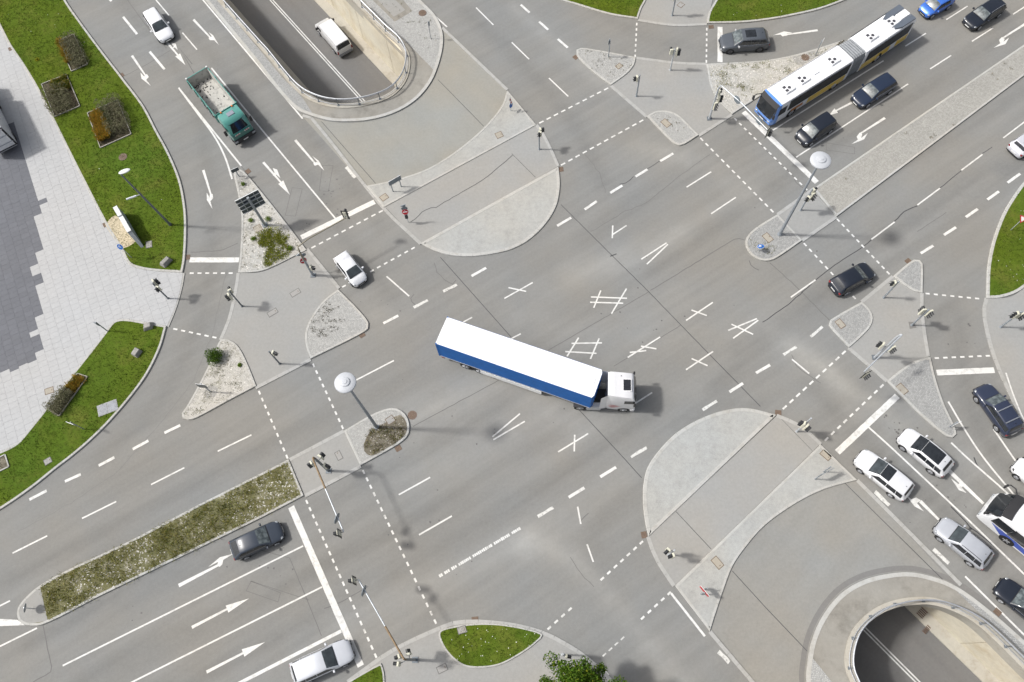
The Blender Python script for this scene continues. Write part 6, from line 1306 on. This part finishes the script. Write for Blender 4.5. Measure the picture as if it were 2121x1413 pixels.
# ------------------------------------------------------------------ vegetation
LEAF = foliage('leaf_foliage', .55, .25); BLADE = foliage('grass_blades', .7, .15); DRY = foliage('dry_weeds', .8, .1)
def cmesh(name, V, F, C, mat):
    me = bpy.data.meshes.new(name); me.vertices.add(len(V)); me.vertices.foreach_set('co', V.astype(np.float32).ravel())
    k = F.shape[1]; me.loops.add(F.size); me.loops.foreach_set('vertex_index', F.astype(np.int32).ravel()); me.polygons.add(len(F)); me.polygons.foreach_set('loop_start', np.arange(0, F.size, k, dtype=np.int32))
    me.update(calc_edges=True); ca = me.color_attributes.new('tint', 'FLOAT_COLOR', 'POINT'); ca.data.foreach_set('color', np.c_[C, np.ones(len(C))].astype(np.float32).ravel()); me.materials.append(mat); return me
def obj(name, me, parent=None):
    o = bpy.data.objects.new(name, me); COL.objects.link(o)
    if parent is not None: o.parent = parent
    return o
def pick(cols, n, w=None):
    c = np.array(cols, float); i = RNG.choice(len(c), n, p=w); j = RNG.choice(len(c), n, p=w); t = RNG.random((n, 1))*.6; return (c[i]*(1-t)+c[j]*t)*RNG.uniform(.75, 1.25, (n, 1))
def scatter(poly, density, clump=None, keep=None):
    P = np.array([(p[0], p[1]) for p in poly]); lo, hi = P.min(0), P.max(0); n = int((hi-lo).prod()*density); X = RNG.uniform(lo[0], hi[0], n); Y = RNG.uniform(lo[1], hi[1], n)
    vis = visible(X, Y); m = inside_np(poly, X, Y) & vis
    if clump: m &= RNG.random(n) < clump(X, Y)
    return X[m], Y[m]
def visible(X, Y, pad=60):
    RT = np.array(ROT.transposed()); q = RT @ np.vstack([X, Y, np.full(X.shape, -CAMH)]); u = FOC*q[0]/-q[2]; v = FOC*q[1]/-q[2]; return (np.abs(u) < PW/2+pad) & (np.abs(v) < PH/2+pad)
_ph = RNG.uniform(0, 6.28, (8, 3))
def lumpy(X, Y, s=1.0):
    v = np.zeros(X.shape)
    for k in range(8): a = k*2.4; f = s*(.35+.32*k); v += np.sin((X*math.cos(a)+Y*math.sin(a))*f+_ph[k, 0])*np.cos((X*math.sin(a*1.7)-Y*math.cos(a*1.7))*f*.8+_ph[k, 1])
    return v/3.2
def blades(name, X, Y, z, hmin, hmax, wd, cols, mat, parent=None, per=3, spread=.10, w=None, lean=.7):
    n = len(X)*per; x = np.repeat(X, per)+RNG.normal(0, spread, n); y = np.repeat(Y, per)+RNG.normal(0, spread, n); h = RNG.uniform(hmin, hmax, n); a = RNG.uniform(0, 6.28, n); b = RNG.uniform(0, 6.28, n); l = RNG.uniform(.15, lean, n)*h*1.4
    V = np.empty((n, 3, 3)); V[:, 0] = np.c_[x-np.cos(a)*wd, y-np.sin(a)*wd, np.full(n, z)]; V[:, 1] = np.c_[x+np.cos(a)*wd, y+np.sin(a)*wd, np.full(n, z)]; V[:, 2] = np.c_[x+np.cos(b)*l, y+np.sin(b)*l, z+h]
    C = np.repeat(pick(cols, n, w), 3, axis=0); o = obj(name, cmesh(name, V.reshape(-1, 3), np.arange(n*3).reshape(-1, 3), C, mat), parent); o['kind'] = 'stuff'; return o
GR = [(.060, .108, .009), (.088, .138, .016), (.12, .16, .025), (.044, .080, .008), (.17, .17, .05)]
GRD = [(.10, .115, .03), (.17, .16, .06), (.06, .10, .012), (.21, .19, .09)]
def lawn(key, dens=46, dry=.25):
    out = ISL[key][2]; X, Y = scatter(out, dens); L = lumpy(X, Y, .5); d = L > .75-dry; o = ISL[key][0]
    blades('grass', X[~d], Y[~d], .13, .05, .12, .022, GR, BLADE, o, 3, .07); 
    if d.sum() > 3: blades('dry_grass', X[d], Y[d], .13, .03, .09, .02, GRD, BLADE, o, 3, .07)
for k, d in (('grassW1', .12), ('grassW2', .3), ('grassS', .0), ('grassSW', .3), ('grassN1', .05), ('grassN2', .05), ('grassE', .25)): lawn(k, 46, d)
def specks(name, poly, dens, col, parent, z, size=.035, clump=None):
    X, Y = scatter(poly, dens, clump); n = len(X)
    if n < 3: return
    s = RNG.uniform(.5, 1.2, n)*size; V = np.empty((n, 4, 3)); a = RNG.uniform(0, 6.28, n); tz = z+RNG.uniform(0, .05, n)
    for k in range(4): V[:, k] = np.c_[X+np.cos(a+k*1.571)*s, Y+np.sin(a+k*1.571)*s, tz+RNG.normal(0, .012, n)]
    o = obj(name, cmesh(name, V.reshape(-1, 3), np.arange(n*4).reshape(-1, 4), np.repeat(pick([col], n), 4, axis=0), BLADE), parent); o['kind'] = 'stuff'
for k, dn, cl in (('grassS', 2.2, None), ('grassE', 2.0, lambda X, Y: np.clip(lumpy(X, Y, 1.2)*2, .0, 1)), ('grassW1', .6, lambda X, Y: np.clip(lumpy(X, Y, 1.2)*1.5-.4, 0, 1)), ('grassW2', .7, lambda X, Y: np.clip(lumpy(X, Y, 1.0)*1.5-.2, 0, 1)), ('grassN2', .3, None)):
    specks('daisies', ISL[k][2], dn, (.72, .72, .66), ISL[k][0], .21, .040, cl)
def stones(name, poly, dens, cols, parent, z, smin=.03, smax=.08, clump=None):
    X, Y = scatter(poly, dens, clump); n = len(X); s = RNG.uniform(smin, smax, n); a = RNG.uniform(0, 6.28, n); V = np.empty((n, 5, 3))
    for k in range(4): q = s*RNG.uniform(.7, 1.2, n); V[:, k] = np.c_[X+np.cos(a+k*1.571)*q, Y+np.sin(a+k*1.571)*q, np.full(n, z-.01)]
    V[:, 4] = np.c_[X+RNG.normal(0, .01, n), Y+RNG.normal(0, .01, n), z+s*RNG.uniform(.5, .9, n)]
    F = (np.array([(0, 1, 4), (1, 2, 4), (2, 3, 4), (3, 0, 4)])[None]+np.arange(n)[:, None, None]*5).reshape(-1, 3)
    o = obj(name, cmesh(name, V.reshape(-1, 3), F, np.repeat(pick(cols, n), 5, axis=0), DRY), parent); o['kind'] = 'stuff'
STC = [(.60, .58, .54), (.50, .48, .44), (.68, .66, .62), (.36, .34, .30)]
WM = [(.20, .20, .03), (.13, .165, .025), (.27, .24, .05), (.32, .27, .10), (.08, .11, .02)]; WD = [(.16, .17, .035), (.11, .15, .03), (.22, .19, .07), (.28, .23, .10), (.07, .11, .02)]; WG = [(.22, .26, .03), (.29, .31, .04), (.15, .20, .02), (.34, .32, .08)]; WBR = [(.16, .12, .07), (.22, .17, .10), (.10, .09, .05), (.13, .14, .05)]; DOT = [(.10, .10, .03), (.15, .13, .06), (.07, .07, .03)]
def tuft(name, key, dens, cols, hmin, hmax, clump=None, per=9, spread=.14, poly=None, wd=.02):
    poly = poly or ISL[key][2]; X, Y = scatter(poly, dens, clump)
    if len(X) > 2: blades(name, X, Y, .135, hmin, hmax, wd, cols, DRY, ISL[key][0], per, spread, None, .9)
for k, ds in (('signgravel', 45), ('trigravel', 45), ('gravelN', 45)): stones('gravel_stones', ISL[k][2], ds, STC, ISL[k][0], .138)
tuft('weeds', 'signgravel', 4.5, DOT, .04, .10, None, 7, .05); tuft('weeds', 'trigravel', 12.0, WD+DOT, .05, .14, lambda X, Y: np.clip(lumpy(X, Y, 1.3)+.45, .1, 1), 9, .12); tuft('weeds', 'gravelN', 9.0, WD, .06, .18, lambda X, Y: np.clip(lumpy(X, Y, 1.2)*1.3+.05, 0, 1), 14, .16)
gz = plan([(528, 492), (548, 478), (570, 474), (585, 480), (598, 492), (590, 505), (606, 516), (600, 528), (570, 545), (550, 553), (547, 538), (556, 520), (540, 508)])
tuft('ground_cover', 'signgravel', 95, WG+WG+WD[:1], .06, .22, lambda X, Y: np.clip(lumpy(X, Y, 2.0)+.75, .15, 1), 10, .13, gz, .03)
med = ISL['median'][2]; medw = plan([(88, 1216, 1), (104, 1284, 1), (204, 1234), (340, 1168), (540, 1071), (624, 1026, 1), (596, 957, 1), (540, 986), (408, 1052), (272, 1124), (136, 1188)])
stones('gravel_stones', medw, 26, STC, ISL['median'][0], .145, .03, .085, lambda X, Y: np.clip(lumpy(X, Y, 1.0)*1.2+.35, .06, 1)); tuft('weeds', 'median', 34, WM, .08, .28, lambda X, Y: np.clip(.75-lumpy(X, Y, 1.0)*.7, .15, 1), 8, .14, medw, .018)
stones('gravel_stones', plan([(757, 913), (772, 890), (800, 878), (830, 862), (842, 880), (842, 897), (830, 910), (800, 930), (765, 945)]), 18, STC, ISL['lampL'][0], .148, .03, .07); tuft('weeds', 'lampL', 40, WBR+WD[:3], .05, .24, lambda X, Y: np.clip(lumpy(X, Y, 1.5)+.6, .1, 1), 10, .12, plan([(757, 913), (772, 890), (800, 878), (830, 862), (842, 880), (842, 897), (830, 910), (800, 930), (765, 945)]))
tuft('weeds', 'quarter', 12, [(.07, .06, .03), (.05, .06, .02), (.11, .08, .04)], .05, .14, lambda X, Y: np.clip(lumpy(X, Y, 1.2)+.35, .03, 1), 9, .08, plan([(690, 620), (660, 645), (642, 680), (645, 705), (690, 690), (715, 660)])); tuft('weeds', 'smallN', 2.5, DOT, .05, .12, None, 7, .06); tuft('weeds', 'tearN', 1.5, DOT, .05, .12, None, 7, .05); tuft('weeds', 'lampR', 6.0, WD+WBR, .04, .14, None, 8, .10, plan([(1548, 500), (1560, 490), (1585, 500), (1605, 515), (1600, 530), (1575, 535), (1555, 525)])); tuft('weeds', 'medianR', .7, WBR, .05, .14, lambda X, Y: np.clip(lumpy(X, Y, .9)+.2, 0, 1), 14, .09)
specks_ = plan([(770, 0), (850, 60), (890, 110), (905, 90), (900, 50), (870, 15), (800, -30)]); X, Y = scatter(specks_, 1.6); blades('weeds', X, Y, .13, .04, .12, .02, DOT+WD[:2], DRY, AP1, 7, .06); 

def leafcloud(n, c, r, size, cols, shell=.45, w=None, up=.5):
    d = RNG.normal(size=(n, 3)); d /= np.linalg.norm(d, axis=1)[:, None]; q = (shell+(1-shell)*RNG.random((n, 1)))**.6; P = np.array(c)+d*q*np.array(r)
    P = P[P[:, 2] > .03]; n = len(P); N = RNG.normal(size=(n, 3)); N[:, 2] += up; N /= np.linalg.norm(N, axis=1)[:, None]; T = np.cross(N, RNG.normal(size=(n, 3))); T /= np.linalg.norm(T, axis=1)[:, None]; B = np.cross(N, T); s = RNG.uniform(.6, 1.3, (n, 1))*size
    V = np.stack([P-T*s, P-B*s*.6, P+T*s, P+B*s*.6], axis=1); return V.reshape(-1, 3), np.repeat(pick(cols, n, w), 4, axis=0)
def cloud_obj(name, parts, parent, mat=LEAF):
    V = np.concatenate([p[0] for p in parts]); C = np.concatenate([p[1] for p in parts]); return obj(name, cmesh(name, V, np.arange(len(V)).reshape(-1, 4), C, mat), parent)
LAV = [(.15, .15, .085), (.19, .185, .11), (.11, .12, .06), (.23, .21, .14)]; ORA = [(.46, .28, .045), (.56, .36, .06), (.36, .24, .05), (.28, .26, .05)]; GRN = [(.055, .10, .015), (.09, .14, .02), (.04, .075, .012)]
EDGE = solid('edging_pale', (.36, .345, .31), .8, obj=False)
def bed(lab, cor, shrubs):
    P = [G(*c) for c in cor]; c = sum(P, Vector((0, 0)))/4; t = thing('planter_bed', lab, 'flower bed', (c.x, c.y, .10)); Q = ccw([p-c for p in P]); MB().flat(Q, .06).build('soil', BEDSOIL, t)
    for i in range(4):
        a, b = Q[i], Q[(i+1) % 4]; m = (a+b)/2; MB().box((m.x, m.y, .07), ((b-a).length, .07, .16), math.atan2(b.y-a.y, b.x-a.x)).build('edging', EDGE, t)
    for nm, lb, u0, u1, v0, v1, h, cols, dens, style in shrubs:
        f = lambda u, v: (P[0]*(1-u)+P[1]*u)*(1-v)+(P[3]*(1-u)+P[2]*u)*v
        o = thing(nm, lb, 'shrub', (c.x, c.y, .14)); parts = []; nu = max(2, round((u1-u0)*6)); nv = max(2, round((v1-v0)*8)); L1 = (P[1]-P[0]).length*(u1-u0)/nu; L2 = (P[3]-P[0]).length*(v1-v0)/nv; st = MB()
        for i in range(nu):
            for j in range(nv):
                g = f(lerp(u0, u1, (i+.5+random.uniform(-.25, .25))/nu), lerp(v0, v1, (j+.5+random.uniform(-.25, .25))/nv))-c; hh = h*random.uniform(.7, 1.1); rr = max(L1, L2)*random.uniform(.62, .85)
                if style == 'round': parts.append(leafcloud(int(dens*rr*rr*1500), (g.x, g.y, hh*.45), (rr, rr, hh*.58), .045, cols, .6, None, .8)); st.cyl((g.x, g.y, 0), (g.x, g.y, hh*.5), .02, n=5)
                else:
                    n = int(dens*rr*rr*900); a = RNG.uniform(0, 6.28, n); l = RNG.random(n)**.6*rr*1.1; x0 = g.x+RNG.normal(0, .08, n); y0 = g.y+RNG.normal(0, .08, n); hz = hh*RNG.uniform(.5, 1.1, n); wv = .016
                    V = np.stack([np.c_[x0-wv, y0-wv, np.zeros(n)], np.c_[x0+wv, y0+wv, np.zeros(n)], np.c_[x0+np.cos(a)*l+wv*1.5, y0+np.sin(a)*l, hz], np.c_[x0+np.cos(a)*l-wv*1.5, y0+np.sin(a)*l, hz*.97]], axis=1); parts.append((V.reshape(-1, 3), np.repeat(pick(cols, n), 4, axis=0))); st.cyl((g.x, g.y, 0), (g.x, g.y, hh*.4), .03, n=5)
        cloud_obj('foliage', parts, o); st.build('stems', solid('stem_brown', (.09, .07, .045), .9), o)['kind'] = 'stuff'
bed('topmost edged flower bed in the left lawn', [(122.6, 86.8), (154.8, 73.9), (183.3, 135.6), (150.2, 150.3)], [('lavender_shrub', 'grey-green lavender mound in the topmost lawn bed', .25, 1.06, .05, 1.0, 1.05, LAV, 1.0, 'round'), ('ochre_grass', 'thin ochre grass strip along the topmost lawn bed', .0, .26, .05, .75, .5, ORA+GRN[:1], .7, 'grass')])
bed('wide edged flower bed beside the plaza in the left lawn', [(88.5, 177), (140, 156.8), (167.7, 222), (115.2, 244)], [('lavender_shrub', 'broad grey-green lavender mound in the bed beside the plaza', -.05, .82, .30, 1.02, 1.15, LAV, 1.0, 'round'), ('ochre_grass', 'sparse olive and ochre plants in the upper part of the bed beside the plaza', .35, .98, .05, .45, .45, ORA[2:]+GRN, .6, 'grass')])
bed('large edged flower bed with orange grasses in the left lawn', [(183.3, 236.8), (246, 210), (273.5, 280), (210, 308.6)], [('lavender_shrub', 'tall grey-green lavender mound beside the orange grasses', .42, 1.08, -.06, .90, 1.35, LAV, 1.1, 'round'), ('orange_grass', 'bright orange ornamental grasses in the large lawn bed', .08, .46, .15, .88, .9, ORA, 1.3, 'grass'), ('green_shrub', 'dark green strip of plants between orange grasses and lavender', .40, .52, .1, .55, .7, GRN, .8, 'round')])
bed('long narrow edged flower bed in the lower left lawn', [(163, 775), (183.4, 781.8), (125, 863), (103, 850)], [('lavender_shrub', 'long grey-green lavender mound in the narrow lower bed', -.10, 1.0, .42, 1.0, 1.0, LAV, 1.0, 'round'), ('ochre_grass', 'ochre plants at the upper end of the narrow lower bed', .1, .9, .08, .42, .5, ORA+GRN[:1], .7, 'grass')])
def bush(lab, px, r, h, cols, size=.05, n=900, up=.4, name='bush'):
    g = G(*px); o = thing(name, lab, 'bush', (g.x, g.y, .12)); parts = []
    for k in range(7): a = k*.9; q = r*random.uniform(.2, .55); parts.append(leafcloud(n//7, (math.cos(a)*q, math.sin(a)*q, h*random.uniform(.35, .6)), (r*.6, r*.6, h*.45), size, cols, .4, None, up))
    cloud_obj('foliage', parts, o); MB().cyl((0, 0, 0), (0, 0, h*.5), .04, .02, 6).build('stem', solid('stem_brown', (.09, .07, .045), .9), o)
bush('round green bush at the upper tip of the lower gravel triangle', (449, 743), .85, 1.1, [(.06, .12, .012), (.10, .17, .02), (.045, .085, .012)], .05, 2600)
for lab, px, r, h in (('bright green weed clump above the big direction sign', (505, 384), .22, .3), ('bright green weed clump left of the sign post on the gravel island', (521, 459), .30, .35), ('bright green weed clump right of the sign post on the gravel island', (557, 456), .36, .4), ('bright green weed clump low on the left of the gravel island', (526, 497), .26, .3), ('bright green weed clump at the corner of the gravel sign island', (603, 517), .30, .35), ('small bright green plant on the right of the lower gravel triangle', (498, 758), .22, .25)): bush(lab, px, r, h, [(.12, .20, .015), (.18, .26, .03), (.08, .14, .012)], .035, 420, .6, 'weed_clump')
bush('small yellow flowering plant in the upper left lawn', (79, 126), .28, .25, [(.45, .36, .01), (.16, .2, .02)], .03, 260, .7, 'flower_clump')

# broad-leaved tree at the bottom edge
def tree():
    g = G(1196, 1440, 4.0); t = thing('maple_tree', 'leafy green tree with yellowing leaves at the bottom edge', 'tree', (g.x, g.y, .05)); H = 6.4
    tr = MB(); tr.cyl((0, 0, 0), (.05, .03, 1.2), .17, .13, 12).cyl((.05, .03, 1.2), (0, 0, 3.2), .13, .10, 12).cyl((0, 0, 3.2), (.1, -.05, 5.4), .10, .04, 10); tr.build('trunk', solid('bark', (.12, .095, .07), .9, var=.3, scale=9), t, True)
    rr = random.Random(12); parts = []; lim = MB(); tips = []
    for k in range(34):
        a = rr.uniform(0, 6.28); z0 = rr.uniform(1.6, 4.8); R_ = rr.uniform(1.3, 3.0)*(1.0 if z0 < 3.6 else .75); z1 = min(H-.2, z0+rr.uniform(.5, 1.6)); p1 = Vector((math.cos(a)*R_, math.sin(a)*R_, z1)); p0 = Vector((0, 0, z0)); m = p0.lerp(p1, .55)+Vector((rr.uniform(-.2, .2), rr.uniform(-.2, .2), .25)); lim.tube([p0, m, p1], [.045, .03, .012], 6); tips += [p1, m, m.lerp(p1, .5)]
    for k in range(10): tips.append(Vector((rr.uniform(-1, 1), rr.uniform(-1, 1), rr.uniform(5.0, H))))
    LC = [(.050, .105, .008), (.075, .145, .012), (.11, .19, .02), (.035, .07, .006), (.30, .30, .02)]
    for p in tips: s = rr.uniform(.38, .72); parts.append(leafcloud(210, (p.x, p.y, p.z), (s, s, s*.6), .085, LC, .15, [.28, .32, .22, .14, .04], .7))
    lim.build('limbs', solid('bark', (.12, .095, .07), .9), t, True); cloud_obj('crown', parts, t)
tree()
